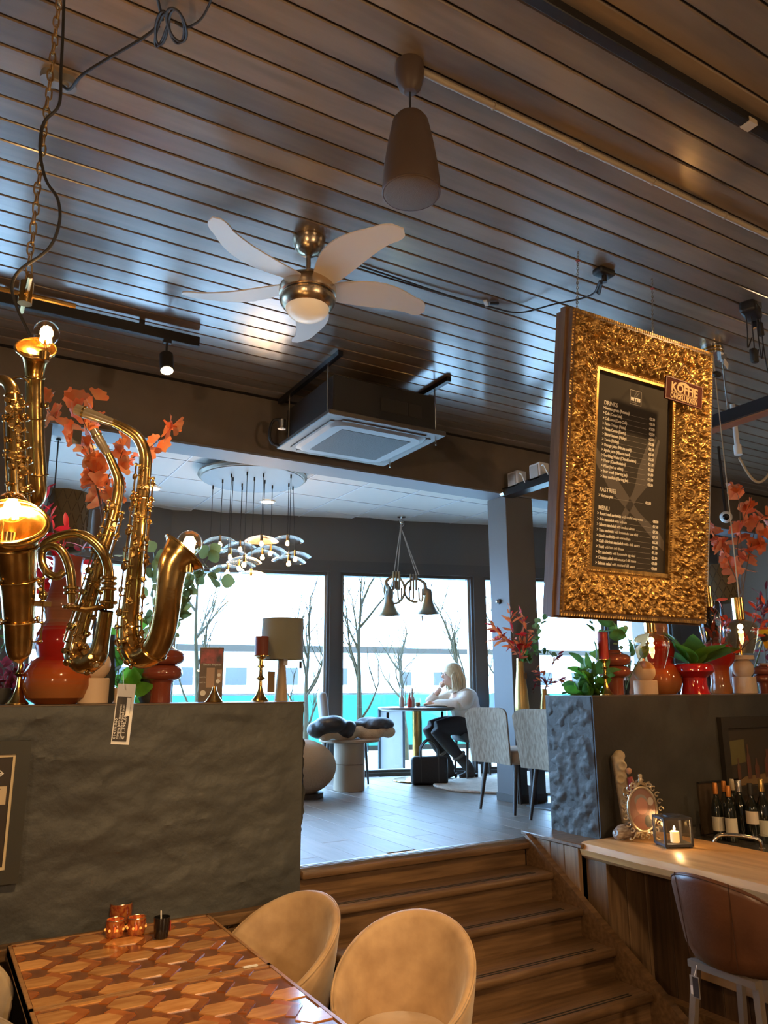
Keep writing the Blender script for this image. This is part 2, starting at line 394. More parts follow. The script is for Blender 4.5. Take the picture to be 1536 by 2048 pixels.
# the rest of the shell
for nm, bx, lb in (('wall_rear', box(-4,-4.2,0,9,-4,4.2), 'dark wall of the lower room'), ('wall_west', box(-4.2,-4,0,-4,8,4.2), 'dark side wall of the lower room on the left'), ('wall_east', box(9,-4,0,9.2,8,4.2), 'dark side wall of the lower room on the right')):
    tag(obj(nm, bx, mat('rear_paint', (.20,.16,.12), .7), smooth=False), lb, 'wall', kind='structure')
obj_roof = tag(obj('trim_2', box(-4.2,5.3,4.12,9.2,8.9,4.3), dark_paint, smooth=False), 'roof slab above the tile ceiling', 'roof', kind='structure')
tag(obj('trim_3', box(-4.2,-4.2,4.18,9.2,5.5,4.3), dark_paint, smooth=False), 'roof slab above the board ceiling', 'roof', kind='structure')

# ================================================================ OUTSIDE
gr = tag(obj('ground', box(-60,6.2,.55,120,200,.70) , mat('pale_paving', (.62,.60,.55), .8, col2=(.5,.48,.44), nscale=2), smooth=False), 'bright pale ground outside the windows', 'ground', kind='structure')
fence_m = mat('turquoise_screen', (.005,.11,.075), .6, col2=(.008,.16,.105), nscale=1.5, stretch=(1,1,.3))
for k in range(10):
    fx = -6+3.0*k; f = thing('screen_fence', 'turquoise screen fence panel, %s from the left outside the windows' % 'first second third fourth fifth sixth seventh eighth ninth tenth'.split()[k], 'fence', (fx, 15.5-.30*fx, .7), math.atan2(-.29,.957), group='fence panels outside')
    obj('screen', grid(20, 2, lambda u, v: (u*3.1, .02*math.sin(u*40), .12+v*.95)), fence_m, f)
    obj('post', box(-.02,.02,0,.03,.07,1.12), steel, f, smooth=False); obj('rail', box(0,.03,1.07,3.1,.06,1.11), steel, f, smooth=False)
tag(obj('kerb_strip', box(-20,0,0,40,.3,.1), mat('brown_kerb', (.030,.016,.006), .8), loc=(0,15.9,.7), rot=(0,0,math.atan2(-.29,.957))), 'brown kerb strip along the turquoise fence', 'kerb', kind='structure')
# notice board outside
nb = thing('notice_board', 'white notice board in a blue frame standing outside the window', 'notice board', (*at(783,1500,1,9.6)[:2], .7), -.3)
obj('panel', box(-.165,-.015,.02,.165,.015,.88), mat('notice_white', (.4,.4,.4), .6), nb, smooth=False)
obj('frame', join(box(-.19,-.03,0,-.16,.03,.90), box(.16,-.03,0,.19,.03,.90), box(-.19,-.03,.87,.19,.03,.90)), mat('blue_frame', (.012,.016,.022), .5), nb, smooth=False)
# far halls and hazy trees
for x, y_, wd, h, c, lb in ((-6,62,40,4.0,(.75,.74,.70),'long white hall far across the fields'), (38,66,44,4.6,(.72,.74,.76),'pale grey hall far behind the bare trees')):
    b = thing('far_hall', lb, 'building', (x, y_, .7), -.2)
    obj('wall', box(0,0,0,wd,8,h), mat('hall_'+lb[:6], c, .8), b, smooth=False)
    obj('roof', box(-.5,-.5,h,wd+.5,8.5,h+.5), mat('hall_roof', (.028,.019,.010), .8), b, smooth=False)
    for k in range(9): obj('window', box(2+4*k,-.06,1.5,3.6+4*k,.02,2.8), mat('far_glass', (.03,.03,.03), .2), b, smooth=False)
hz = mat('hazy_trees', (.030,.026,.022), .9, col2=(.038,.031,.022), nscale=.6)
def tl(u, v):
    x = -40+u*160; h = (4.5+1.6*noise.noise((x*.13,3,0))+.9*noise.noise((x*.7,5,0)))*v
    return (x, 95-.2*x+2*noise.noise((x*.4,v*3,7))+3*v*v, .6+h)
tag(obj('tree_belt', grid(320, 6, tl), hz), 'hazy belt of bare winter trees on the horizon', 'trees', kind='stuff')
bark = mat('pale_bark', (.055,.036,.006), .8, col2=(.035,.022,.004), nscale=9)
def bare_tree(px, depth_y, h, lb, seed, lean=0):
    rnd = random.Random(seed); b = at(px, 1500, 1, depth_y); b.z = .7
    t = thing('bare_tree', lb, 'tree', b, group='bare trees outside')
    tk = []; tips = []
    def grow(p, d, L, r, lev, acc):
        n = 5; q = [p]
        for k in range(n):
            d = (d + Vector((rnd.uniform(-.16,.16), rnd.uniform(-.16,.16), rnd.uniform(-.02,.12)))).normalized(); q.append(q[-1]+d*L/n)
        acc.append(tube(q, [r*(1-.55*k/n) for k in range(n+1)], 6))
        if lev:
            for k in range(3 if lev > 1 else 4):
                i = rnd.randint(2, n); dd = (d + Vector((rnd.uniform(-1,1), rnd.uniform(-1,1), rnd.uniform(.0,.7)))*.9).normalized()
                grow(q[i], dd, L*rnd.uniform(.45,.7), r*.45, lev-1, acc)
    a = []; p = Vector((0,0,0)); d = Vector((lean,0,1)).normalized(); q = [p]
    for k in range(7): d = (d+Vector((rnd.uniform(-.06,.06),rnd.uniform(-.06,.06),.05))).normalized(); q.append(q[-1]+d*h/7)
    obj('trunk', tube(q, [.055*(1-.75*k/7) for k in range(8)], 8), bark, t)
    for k in range(9):
        a = []; i = rnd.randint(2, 7)
        grow(q[i], (d+Vector((rnd.uniform(-1,1),rnd.uniform(-1,1),rnd.uniform(.1,.8)))).normalized(), h*rnd.uniform(.25,.42), .02, 2, a)
        obj('branch', join(*a), bark, t)
bare_tree(722, 10.0, 2.4, 'bare young tree behind the middle of the large pane', 1)
bare_tree(610, 10.2, 1.9, 'bare young tree left of the window mullion', 5)
bare_tree(395, 10.4, 2.6, 'bare tree seen beside the brochure stand', 3)
bare_tree(985, 10.6, 2.2, 'leaning bare tree behind the woman', 4, -.55)
bare_tree(1020, 10.5, 2.6, 'bare tree right of the window post', 8, .1)
bare_tree(812, 11.5, 1.7, 'thin bare tree behind the round table', 9)
# ================================================================ THINGS UNDER THE CEILING
# --- ceiling fan
fan = thing('ceiling_fan', 'five-bladed ceiling fan with white blades and satin nickel motor', 'ceiling fan', (1.42,3.15,ZC))
obj('canopy', lathe([(.082,0),(.083,-.012),(.079,-.03),(.066,-.06),(.046,-.08),(.022,-.088),(.014,-.095)], 40), nickel, fan)
obj('down_rod', cyl(.0125,-.20,-.08,16), nickel, fan)
mo = obj('motor_housing', lathe([(.013,-.19),(.03,-.195),(.06,-.205),(.098,-.225),(.125,-.25),(.140,-.275),(.143,-.295),(.140,-.312),(.130,-.318)], 48), nickel, fan)
obj('groove_ring', lathe([(.1315,-.316),(.130,-.321),(.1325,-.325)], 48), black, mo)
obj('light_ring', lathe([(.133,-.324),(.140,-.335),(.136,-.355),(.120,-.378),(.100,-.390)], 48), nickel, fan)
obj('glass_bowl', lathe([(.108,-.383),(.106,-.395),(.092,-.418),(.065,-.436),(.03,-.446),(0,-.448)], 40), mat('opal_glass', (.85,.72,.55), .35, emit=.12, ecol=(1,.7,.4)), fan)
blade_m = mat('fan_blade', (.78,.73,.66), .45)
def blade():
    n = 26; V = []; hw = lambda t: (.058+.032*math.sin(PI*min(1,t*1.25)**.9))*(1 if t < .86 else math.sqrt(max(0,1-((t-.86)/.14)**2))*.98+.02)
    for i in range(n+1):
        t = i/n; x = .115+.545*t; c = -.070*math.sin(PI*t*.9)+.02*t; h = hw(t)
        for s in (-1, 1):
            for zz in (0, .007): V.append((x, c+s*h, zz - s*h*.22 + .012*t))
    F = []
    for i in range(n):
        a = i*4; b = a+4; F += [(a,b,b+2,a+2),(a+1,a+3,b+3,b+1),(a,a+1,b+1,b),(a+2,b+2,b+3,a+3)]
    F += [(0,2,3,1),(n*4,n*4+1,n*4+3,n*4+2)]
    return V, F
bl = mesh('blade', blade(), blade_m)
for a in (-157.8,-80.5,-9.9,65.5,137): link('blade', bl, fan, (0,0,-.268), (0,0,math.radians(a+5)))

# --- pendant speaker on a cable
sp = thing('pendant_speaker', 'brown bell-shaped pendant loudspeaker hanging on a thin cable', 'speaker', (1.27,1.96,ZC))
sp_m = mat('speaker_brown', (.085,.055,.040), .5)
obj('ceiling_cup', lathe([(.052,0),(.053,-.03),(.051,-.06),(.040,-.10),(.022,-.118),(.004,-.12)], 32), sp_m, sp)
obj('cable', cyl(.004,-.235,-.11,8), black_matte, sp)
bd = obj('body', lathe([(0,-.220),(.03,-.221),(.052,-.228),(.064,-.246),(.073,-.29),(.084,-.35),(.094,-.42),(.100,-.48),(.102,-.515),(.098,-.535)], 40), sp_m, sp)
obj('grille', lathe([(.098,-.535),(.090,-.541),(.05,-.546),(0,-.548)], 40), mat('speaker_mesh', (.13,.095,.07), .65, bump=.6, bscale=400), sp)
obj('trim_ring', torus(.099,.004,40,8,(0,0,-.533)), sp_m, bd)

# --- cassette air conditioner hung below the boards
ac = thing('air_conditioner', 'cassette air conditioner with grey panel hung under the board ceiling', 'air conditioner', (2.585,4.745,3.68))
obj('body', join(box(-.42,-.40,.02,.42,.40,.30,.01)), mat('ac_body', (.045,.042,.040), .4, .2), ac, smooth=False)
for x0, x1 in ((-.05,.17),(.18,.29)): obj('service_cover', box(x0,-.406,.10,x1,-.40,.20,.002), mat('ac_body2', (.06,.056,.05), .35, .2), ac, smooth=False)
acp = mat('ac_panel', (.13,.118,.105), .5)
pn = obj('panel', join(box(-.475,-.45,-.012,.475,.45,.022,.006)), acp, ac, smooth=False)
def sqring(a, b, r, z, n=10):
    P = []
    for cx, cy, a0 in ((a-r,b-r,0),(-a+r,b-r,90),(-a+r,-b+r,180),(a-r,-b+r,270)):
        P += [(cx+r*math.cos(math.radians(a0+90*k/n)), cy+r*math.sin(math.radians(a0+90*k/n)), z) for k in range(n+1)]
    return P
def ringstrip(p, q): n = len(p); return p+q, [(i,(i+1)%n,(i+1)%n+n,i+n) for i in range(n)]
obj('louvre_ring', join(ringstrip(sqring(.405,.385,.14,-.014), sqring(.36,.34,.11,-.034)), ringstrip(sqring(.36,.34,.11,-.034), sqring(.285,.265,.03,-.036))), mat('ac_ring', (.24,.245,.25), .45), ac, ang=60)
obj('intake_grille', box(-.285,-.265,-.038,.285,.265,-.03,.003), mat('ac_grille', (.055,.056,.06), .6, bump=.5, bscale=150), ac, smooth=False)
for dx, dy, w_, h_ in ((0,-.375,.34,.014),(0,.375,.34,.014),(-.395,0,.014,.34),(.395,0,.014,.34)):
    obj('louvre', box(dx-w_,dy-h_,-.020,dx+w_,dy+h_,-.013), mat('ac_slot', (.10,.09,.085), .5), pn, smooth=False)
for x in (-.43,.46):
    obj('mounting_rail', box(x-.018,-.52,.385,x+.018,.52,.42), black, ac, smooth=False)
    for yy in (-.33,.33):
        obj('threaded_rod', cyl(.006,.0 if x < 0 else -.05,.39,8,(x,yy,0)), steel, ac)
obj('drain_pipe', stube([(-.50,.30,.18),(-.56,.33,.16),(-.58,.34,.06),(-.55,.36,.0),(-.49,.37,-.01)], .011, 6, 8), black_matte, ac)
obj('hose_clamp', cyl(.03,.10,.17,16,(-.50,.30,0)), steel, ac)

# --- lighting track with its spots at the left
tk = thing('lighting_track', 'black lighting track with one lit spot left of the fan', 'track light', (-.6,4.46,ZC-.06))
obj('rail', box(-1.9,-.02,-.035,1.86,.02,.03,.003), black_matte, tk, smooth=False)
for x in (-.3,.75,1.5): obj('hanger', box(x-.015,-.012,.03,x+.015,.012,.06), black_matte, tk, smooth=False)
def spot(parent, x, y, z, tx, ty, power, ang=70, lit=True, nm='spotlight'):
    d = Vector((tx,ty,-1)).normalized(); p0 = Vector((x,y,z)); p1 = p0+d*.13
    s = obj(nm, join(align(cyl(.042,0,.13,24,b=.006),p0,p1), tube([(x,y,z+.09),(x,y,z+.0)],.007,8), cbox((x,y,z+.09),(.05,.03,.03))), black_matte, parent)
    obj('lens', align(disc(.037,.1315,24),p0,p1) , emis('spot_lens',(1,.72,.38),14 if lit else 14), s)
    if power: lamp('spot_lamp', 'SPOT', p1+d*.02, power, target=p1+d*2, size=.03, spot=ang, parent=parent)
    return s
spot(tk, 1.66, 0, -.13, .0, -.35, 26, 100)

# --- white cable duct along the boards
du = thing('cable_pipe', 'long pale conduit pipe clipped along the ceiling boards', 'pipe', (1.30,1.95,ZC-.018))
obj('pipe', tube([(0,0,0),(2.2,0,0),(4.6,0,0)], .0125, 12), mat('pipe_cream', (.42,.34,.24), .5), du)
for x in (.35,.8,1.25,1.75,2.4,3.1): obj('clip', join(torus(.0145,.003,14,6,(0,0,0)), cbox((0,.014,0),(.012,.012,.008))), mat('pipe_cream', (.42,.34,.24), .5), du, (x,0,0), (PI/2,0,PI/2))

# --- black ceiling track at the upper right with a spot
tr2 = thing('ceiling_track', 'black ceiling track running across the upper right corner', 'track light', (1.3,1.50,ZC-.022))
obj('rail', box(-2.2,-.02,-.02,4.2,.02,.022,.003), black, tr2, smooth=False)
obj('track_joint', box(1.25,-.022,-.024,1.30,.022,.0), mat('joint_plate', (.55,.45,.32), .4), tr2, smooth=False)
s2 = obj('spot_head', join(cbox((1.50,-.02,-.10),(.10,.07,.20),.01), cbox((1.50,0,-.03),(.05,.03,.04))), black, tr2, smooth=False)
obj('label_sticker', box(1.449,-.03,-.09,1.4495,-.015,-.06), white_p, s2, smooth=False)

# --- power socket, cable coil and ceiling rose
pb = thing('junction_box', 'small grey junction box on the boards beside the chain', 'junction box', (.175,2.667,ZC))
obj('box', join(cyl(.035,-.03,0,20,(-.028,0,0)), cyl(.035,-.03,0,20,(.028,0,0)), cbox((0,0,-.02),(.07,.05,.035),.006)), mat('grey_box', (.20,.19,.18), .5), pb)
q = [at(x,y,2,z) for x,y,z in ((125,172,4.06),(140,178,4.04),(165,150,4.03),(215,118,4.04),(280,80,4.05),(318,52,4.06))]
cc = thing('cable_coil', 'dark cable coil tied up under the boards at the top left', 'cable', (0,0,0))
obj('lead', stube(q, .0055, 8, 8), black_matte, cc)
lp = []
for k in range(4):
    c0 = Vector((0,0,0)); P = []
    for i in range(26):
        a = 2*PI*i/26; px = 325+(-2 if k < 2 else 28)+ (9+3*k)*math.cos(a)+8*math.sin(a)*(k-1.5)*.8; py = 55+34*math.sin(a)-(6*k-8)*.5
        P.append(at(px, py, 2, 4.045-.006*k+.006*math.sin(a)))
    lp.append(tube(P, .0045, 6, closed=True))
obj('loops', join(*lp), black_matte, cc)
obj('tail', stube([at(x,y,2,4.06) for x,y in ((325,40),(318,10),(312,-20))], .0055, 6, 8), black_matte, cc)
obj('upper_lead', stube([at(x,y,2,4.07) for x,y in ((350,45),(372,55),(400,40),(418,10),(425,-15))], .004, 6, 8), black_matte, cc)
rs = thing('ceiling_rose', 'black ceiling rose with a cable swagged towards the fan', 'ceiling rose', (2.933,2.611,ZC))
obj('plate', cbox((0,0,-.018),(.115,.07,.036),.012,3), black, rs)
obj('socket', cyl(.014,-.075,-.03,14), black, rs)
r0 = Vector((2.933,2.611,ZC))
obj('cable', stube([at(x,y,2,z)-r0 for x,y,z in ((1206,556,4.03),(1196,578,4.03),(1170,595,4.05),(1110,608,4.05),(1040,625,4.07),(985,615,4.08),(900,592,4.085),(760,545,4.09),(668,515,4.09))], .005, 6, 8), black_matte, rs)
obj('cable_knot', tube([at(x,y,2,4.02)-r0 for x,y in ((1200,562),(1192,582),(1198,588),(1203,566))], .007, 6), black_matte, rs)
sen = thing('cable_clip', 'small white cable clip screwed to the boards right of the fan', 'clip', at(972,607,2,4.085))
obj('strip', tr(cbox((0,0,0),(.075,.022,.012),.003), rot=(0,0,.75)), white_p, sen, smooth=False)
obj('screw_end', tr(cbox((.05,0,.0),(.05,.016,.012)), rot=(0,0,-.5)), black_matte, sen, smooth=False)

# --- cable tray running from the pillar towards the camera
ty = thing('cable_tray', 'black steel cable tray with white connector boxes above the pillar', 'cable tray', (4.47,2.0,3.62))
obj('tray_profile', join(box(-.05,-1.2,-.01,.06,3.33,.0), box(-.055,-1.2,-.01,-.048,3.33,.07), box(.055,-1.2,-.01,.062,3.33,.07)), black, ty, smooth=False)
obj('copper_strip', box(-.03,-1.2,-.022,.05,1.9,-.010), mat('copper', (.45,.17,.07), .4, .6), ty, smooth=False)
for yy in (3.18, 2.88): 
    b_ = obj('connector_box', cbox((0,yy,.12),(.11,.14,.15),.006), white_p, ty, smooth=False)
    obj('cover', cbox((-.058,yy,.12),(.006,.10,.11)), mat('box_cover', (.45,.42,.38), .5), b_, smooth=False)
    obj('white_lead', stube([(-.04,yy-.08,.16),(-.07,yy-.14,.14),(-.05,yy-.17,.05),(-.03,yy-.19,.0)], .006, 6, 6), white_p, ty)
obj('coupling', align(cyl(.035,0,.05,16),(-.04,3.30,.03),(-.04,3.36,.03)), steel, ty)
for yy in (-.6,1.0,2.4): obj('drop_rod', cyl(.005,0,.46,8,(0,yy,0)), steel, ty)

# --- black spotlight with dangling leads at the right edge
bs = thing('black_spotlight', 'black ceiling spotlight with dangling leads at the right edge', 'spotlight', at(1500,612,2,4.06))
obj('head', join(tr(cbox((0,0,-.03),(.17,.09,.075),.02,3), rot=(0,.0,.35)), cbox((.07,.0,.02),(.05,.03,.04))), black, bs)
obj('bracket', tr(box(.10,-.02,-.08,.115,.02,.03), rot=(0,.3,.35)), steel, bs, smooth=False)
obj('lamp_cup', align(lathe([(.018,0),(.045,.03),(.05,.06)],20),(.16,-.02,-.09),(.19,-.05,-.16)), mat('warm_cup', (.55,.30,.15), .5), bs)
for k, (dx, L) in enumerate(((-.05,.22),(.0,.30),(.05,.26),(.09,.34))):
    obj('lead', stube([(dx,0,-.06),(dx+.01,.01,-.06-L*.5),(dx-.02+.01*k,0,-.06-L),(dx+.03,.0,-.03-L*.8)], .0035, 6, 6), black_matte, bs)
obj('plug', cbox((-.02,0,-.32),(.045,.035,.09),.012,2), black_matte, bs); obj('plug', cbox((.075,0,-.13),(.035,.03,.09),.01,2), black_matte, bs)

# --- three amber glass pendants on one clamp behind the frame
pc = thing('pendant_cluster', 'three smoked amber glass pendants with brass caps on long cords behind the menu frame', 'pendant lamp', (4.287,2.94,ZC))
obj('clamp', join(cyl(.065,-.06,0,28), cbox((.05,-.03,-.075),(.06,.03,.05)), torus(.066,.006,28,6,(0,0,-.035))), steel, pc)
obj('amber_band', lathe([(.0665,-.05),(.0665,-.015)],28), brass, pc)
obj('label_card', tr(cbox((.09,-.06,-.10),(.06,.003,.05)), rot=(0,.4,.2)), white_p, pc, smooth=False)
obj('cord_knot', ball(.028,(.02,0,-.19),12,8,(1.3,.8,.8)), black_matte, pc)
amb = glass('amber_glass', (.92,.72,.50), .02, 1.45)
bulb_hot = emis('hot_filament', (1,.62,.22), 60)
o0 = Vector((4.287,2.94,ZC))
for k, (px, cap_t, cap_b, sh_b, dep, tint) in enumerate(((1300,1245,1266,1330,4.9,0),(1415,1172,1215,1288,5.1,1),(1478,1195,1240,1312,5.2,0))):
    u = dep/FPX; top = vd(px, cap_t, dep)-o0; cb = vd(px+1, cap_b, dep)-o0; H = (sh_b-cap_b)*u
    obj('cord', stube([(0,0,-.05), top*.5+Vector((0,0,-.06)), top], .004, 8, 6), mat('cord_beige', (.45,.36,.24), .7), pc)
    sh = obj('glass_shade', lathe([(.030,0),(.075,-.012),(.100,-.03),(.112,-.055),(.108,-.09),(.092,-.15),(.076,-.20),(.066,-.225)] if not tint else [(.025,0),(.05,-.012),(.066,-.04),(.070,-.08),(.064,-.16),(.054,-.235)], 36, cb), amb if not tint else glass('smoked_glass', (.55,.46,.37), .02, 1.45), pc)
    obj('brass_cap', join(cyl(.038 if not tint else .033,0,(cap_b-cap_t)*u,24,cb,b=.003)), brass, sh)
    bb = obj('bulb', join(ball(.018,cb+Vector((0,0,-.045)),16,10), ball(.013,cb+Vector((0,0,-.078)),14,8)), bulb_hot if not tint else glass('bulb_clear'), sh)
    if not tint: lamp('pendant_bulb', 'POINT', cb+Vector((0,0,-.06)), 1.6, size=.02, parent=pc)
# ================================================================ SAXOPHONE CHANDELIER
lac = mat('lacquered_brass', (.74,.48,.17), .20, 1, col2=(.42,.27,.09), nscale=16, bump=.10, bscale=30)
old_brass = mat('old_brass', (.60,.40,.15), .22, 1, col2=(.36,.23,.08), nscale=12)
C0 = Vector((.127,2.317,ZC))
ch = thing('saxophone_chandelier', 'chandelier made of old brass saxophones with glowing bulbs in their bells', 'chandelier', C0)
lk = mesh('chain_link', tube([(.009*math.cos(2*PI*k/16), 0, .0165*math.sin(2*PI*k/16)+(.006 if math.sin(2*PI*k/16) > 0 else -.006)) for k in range(16)], .0028, 6, closed=True), mat('chain_brass', (.50,.33,.14), .3, 1))
NL = 30
for k in range(NL): link('chain_link', lk, ch, (.0015*math.sin(k*2.1), 0, -.02-.0345*k), (0, .06*math.sin(k*1.3), (k % 2)*PI/2+.3))
obj('ceiling_hook', stube([(0,0,0),(0,0,-.012),(.008,0,-.025),(0,0,-.035),(-.008,0,-.026)], .003, 6, 8), steel, ch)
obj('cord', stube([vd(x,y,d)-C0 for x,y,d in ((128,-5,2.38),(126,60,2.34),(122,140,2.30),(118,210,2.27),(88,245,2.25),(80,300,2.23),(92,360,2.21),(116,400,2.2),(118,450,2.19),(95,500,2.18),(40,540,2.17),(24,575,2.16),(36,620,2.15),(60,670,2.14))], .0045, 6, 8), black_matte, ch)
obj('hub', join(cyl(.02,-1.10,-1.03,16,(0,0,0)), tube([(-.13,0,-1.07),(.14,.0,-1.07)],.008,8), tube([(0,-.12,-1.07),(0,.12,-1.07)],.008,8)), old_brass, ch)

keycup = mesh('key', join(cyl(.0115,0,.006,18,b=.002), torus(.0085,.0016,18,6,(0,0,.0065)), tube([(0,0,.004),(.018,0,.006),(.026,0,-.004)],.002,6)), lac)
pearl = mesh('pearl_key', join(cyl(.008,0,.004,14), ball(.006,(0,0,.005),10,6,(1,1,.5))), lac)
def P3(path): return [vd(x,y,d)-C0 for x,y,d,_ in path], [r*d/FPX for _,_,d,r in path]
def sax(path, keys, rods, mouth=None, bulb=None, nsm=7, lbl=None, material=None, rim=True):
    p, r = P3(path); m = material or lac
    b = obj('saxophone', stube(p, r, nsm, 22, cap=False), m, ch, label=lbl)
    if rim:
        e = (p[-1]-p[-2]).normalized(); 
        obj('bell_rim', [tuple(p[-1] + e.to_track_quat('Z','Y').to_matrix() @ Vector(v)) for v in torus(r[-1],.0035,40,8)[0]] and ([tuple(p[-1] + e.to_track_quat('Z','Y').to_matrix() @ Vector(v)) for v in torus(r[-1],.0035,40,8)[0]], torus(r[-1],.0035,40,8)[1]), m, b)
    q = spl(p, nsm); rr = [v.x for v in spl([(a,0,0) for a in r], nsm)]; n = len(q)
    rnd = random.Random(len(keys)*7+int(path[0][0]))
    vw = (CAM-(C0+q[n//2])).normalized()
    for t, side, big in keys + [(tt+.012, -sd_*.9, .75) for tt, sd_, bb in keys if bb] + [(tt-.015, sd_*.35, .7) for tt, sd_, bb in keys if bb and len(keys) > 4]:                     # key cups standing off the tube
        i = min(n-2, int(t*(n-1))); T = (q[i+1]-q[i]).normalized(); s = T.cross(vw).normalized()
        d = (s*side + vw*(1-abs(side)*.6)).normalized(); c = q[i]+d*(rr[i]+.007)
        link('key' if big else 'pearl_key', keycup if big else pearl, b, c, d.to_track_quat('Z','Y').to_euler(), big if big else .95)
    rl = []
    for t0, t1, side, off in rods:
        i0, i1 = int(t0*(n-1)), int(t1*(n-1)); Q = []
        for i in range(i0, i1+1, 3):
            T = (q[min(i+1,n-1)]-q[max(i-1,0)]).normalized(); s = T.cross(vw).normalized(); d = (s*side+vw*(1-abs(side)*.6)).normalized()
            Q.append(q[i]+d*(rr[i]+off))
        if len(Q) > 1:
            rl.append(tube(Q, .0024, 6))
            for k in range(0, len(Q), 2):
                rl.append(ball(.005, Q[k], 8, 6)); rl.append(tube([Q[k], Q[k]+(q[min(i0+3*k,n-1)]-Q[k])*.6], .002, 5))
    if rl: obj('key_rods', join(*rl), m, b)
    for (t, w_) in ((.30,1.12),(.46,1.10),(.62,1.06)):
        i = int(t*(n-1)); T = (q[i+1]-q[i]).normalized(); M_ = T.to_track_quat('Z','Y').to_matrix()
        tv = torus(rr[i]*w_, .0028, 24, 6); obj('ferrule', ([tuple(q[i]+M_@Vector(v)) for v in tv[0]], tv[1]), m, b)
    if mouth:
        mp, mr = P3(mouth); obj('mouthpiece', stube(mp, mr, 5, 16), mat('ebonite', (.09,.075,.055), .2), b)
        obj('ligature', tube([mp[0]*.45+mp[1]*.55, mp[0]*.3+mp[1]*.7], max(mr)*1.13, 16), old_brass, b)
    if bulb: glow(bulb, b)
    return b
bglass = glass('bulb_glass', (1,.93,.80), .0, 1.35)
def glow(bulb, b):
    x, y, d, r, pw = bulb; c = vd(x, y, d)-C0; R = r*d/FPX
    obj('bulb', join(ball(R, c, 24, 16), cyl(R*.42, -R*1.75, -R*.85, 16, c)), bglass, b)
    fl = [tube([c+Vector((R*.38*math.cos(a), R*.38*math.sin(a), -R*.75)), c+Vector((R*.22*math.cos(a+.5), R*.22*math.sin(a+.5), R*.5))], R*.09, 6) for a in (0,1.05,2.1,3.14,4.2,5.24)]
    obj('filament', join(*fl, ball(R*.30,c,12,8)), emis('hot_filament', (1,.62,.22), 60), b)
    obj('bulb_socket', cyl(R*.45,-R*2.4,-R*1.7,16,c), old_brass, b)
    lamp('bulb_light', 'POINT', c, pw, size=R*.6, parent=ch)
# sax with mouthpiece pointing left and bell opening to the right
K = [(t, s, 1.0 if k % 2 else .8) for k, (t, s) in enumerate([(.24,.9),(.27,.75),(.29,.9),(.32,.8),(.345,.9),(.37,.75),(.40,.9),(.43,.7),(.46,.85),(.49,.7),(.27,-.8),(.36,-.85),(.52,-.8)])] + [(t, .1, 0) for t in (.26,.30,.34,.42,.46)]
sax([(226,845,2.0,8),(250,857,2.0,9.5),(275,875,2.0,11),(289,905,2.0,12),(290,940,2.0,12.5),(283,1010,2.0,13.5),(274,1090,2.0,15),(266,1170,2.0,17),(259,1245,2.0,19.5),(262,1290,1.99,22),(280,1312,1.97,24),(304,1304,1.95,26),(322,1272,1.94,26.5),(333,1225,1.93,26),(339,1175,1.93,26.5),(346,1135,1.94,30),(356,1118,1.95,36),(366,1108,1.96,45),(369,1105,1.962,49)],
    K, [(.22,.56,.75,.012),(.24,.52,-.8,.010),(.30,.50,.35,.012)], [(152,818,2.0,11),(178,828,2.0,11),(205,838,2.0,9.5),(230,847,2.0,8)], (379,1086,1.95,25,5), lbl='brass saxophone with mouthpiece pointing left and bulb in its bell')
# slanting sax beside it
sax([(216,908,2.16,7.5),(226,930,2.16,8.5),(237,960,2.16,10),(236,990,2.16,11),(222,1050,2.15,12),(203,1110,2.14,13.5),(186,1170,2.13,15),(168,1230,2.12,17),(152,1285,2.11,20),(152,1312,2.10,22),(172,1325,2.08,23),(194,1312,2.06,20),(203,1280,2.06,16),(213,1222,2.06,14)],
    [(t, s, .9) for t, s in ((.28,.8),(.33,-.8),(.38,.85),(.43,.7),(.48,-.75),(.53,.8),(.58,.7),(.64,-.7),(.70,.6),(.76,-.6),(.82,.3))]+[(t,-.2,0) for t in (.32,.4,.5,.6)],
    [(.26,.62,.8,.010),(.28,.6,-.75,.012),(.4,.66,.2,.012)], [(187,860,2.16,9),(198,880,2.16,10),(210,900,2.16,9),(217,910,2.16,7)], None, rim=False, lbl='slanting saxophone with upright mouthpiece')
# looped crook of a baritone instrument
cr = obj('looped_crook', join(stube(*P3([(144,1205,2.02,8),(143,1165,2.02,9),(137,1128,2.02,9),(122,1100,2.02,8.5),(103,1092,2.02,8),(86,1102,2.02,8),(84,1124,2.01,8),(96,1146,2.0,8),(114,1153,2.0,8),(128,1143,2.01,7.5)]), 7, 14),
    stube(*P3([(80,1108,2.04,7),(90,1088,2.04,8.5),(118,1073,2.04,9),(154,1067,2.04,9),(186,1082,2.04,9.5),(208,1108,2.04,10),(217,1140,2.05,10),(218,1175,2.05,10.5),(216,1215,2.06,12)]), 7, 14)), old_brass, ch)
for x, y, d, r in ((218,1156,2.05,13),(218,1167,2.05,13),(217,1178,2.05,13.5),(143,1176,2.02,12),(143,1186,2.02,12),(144,1214,2.02,15),(216,1205,2.06,16)):
    obj('ferrule', torus(r*d/FPX, .0045, 24, 8), lac, cr, vd(x,y,d)-C0)
obj('connector', tube([vd(144,1214,2.02)-C0, vd(172,1220,2.03)-C0, vd(214,1212,2.05)-C0], .008, 8), old_brass, cr)
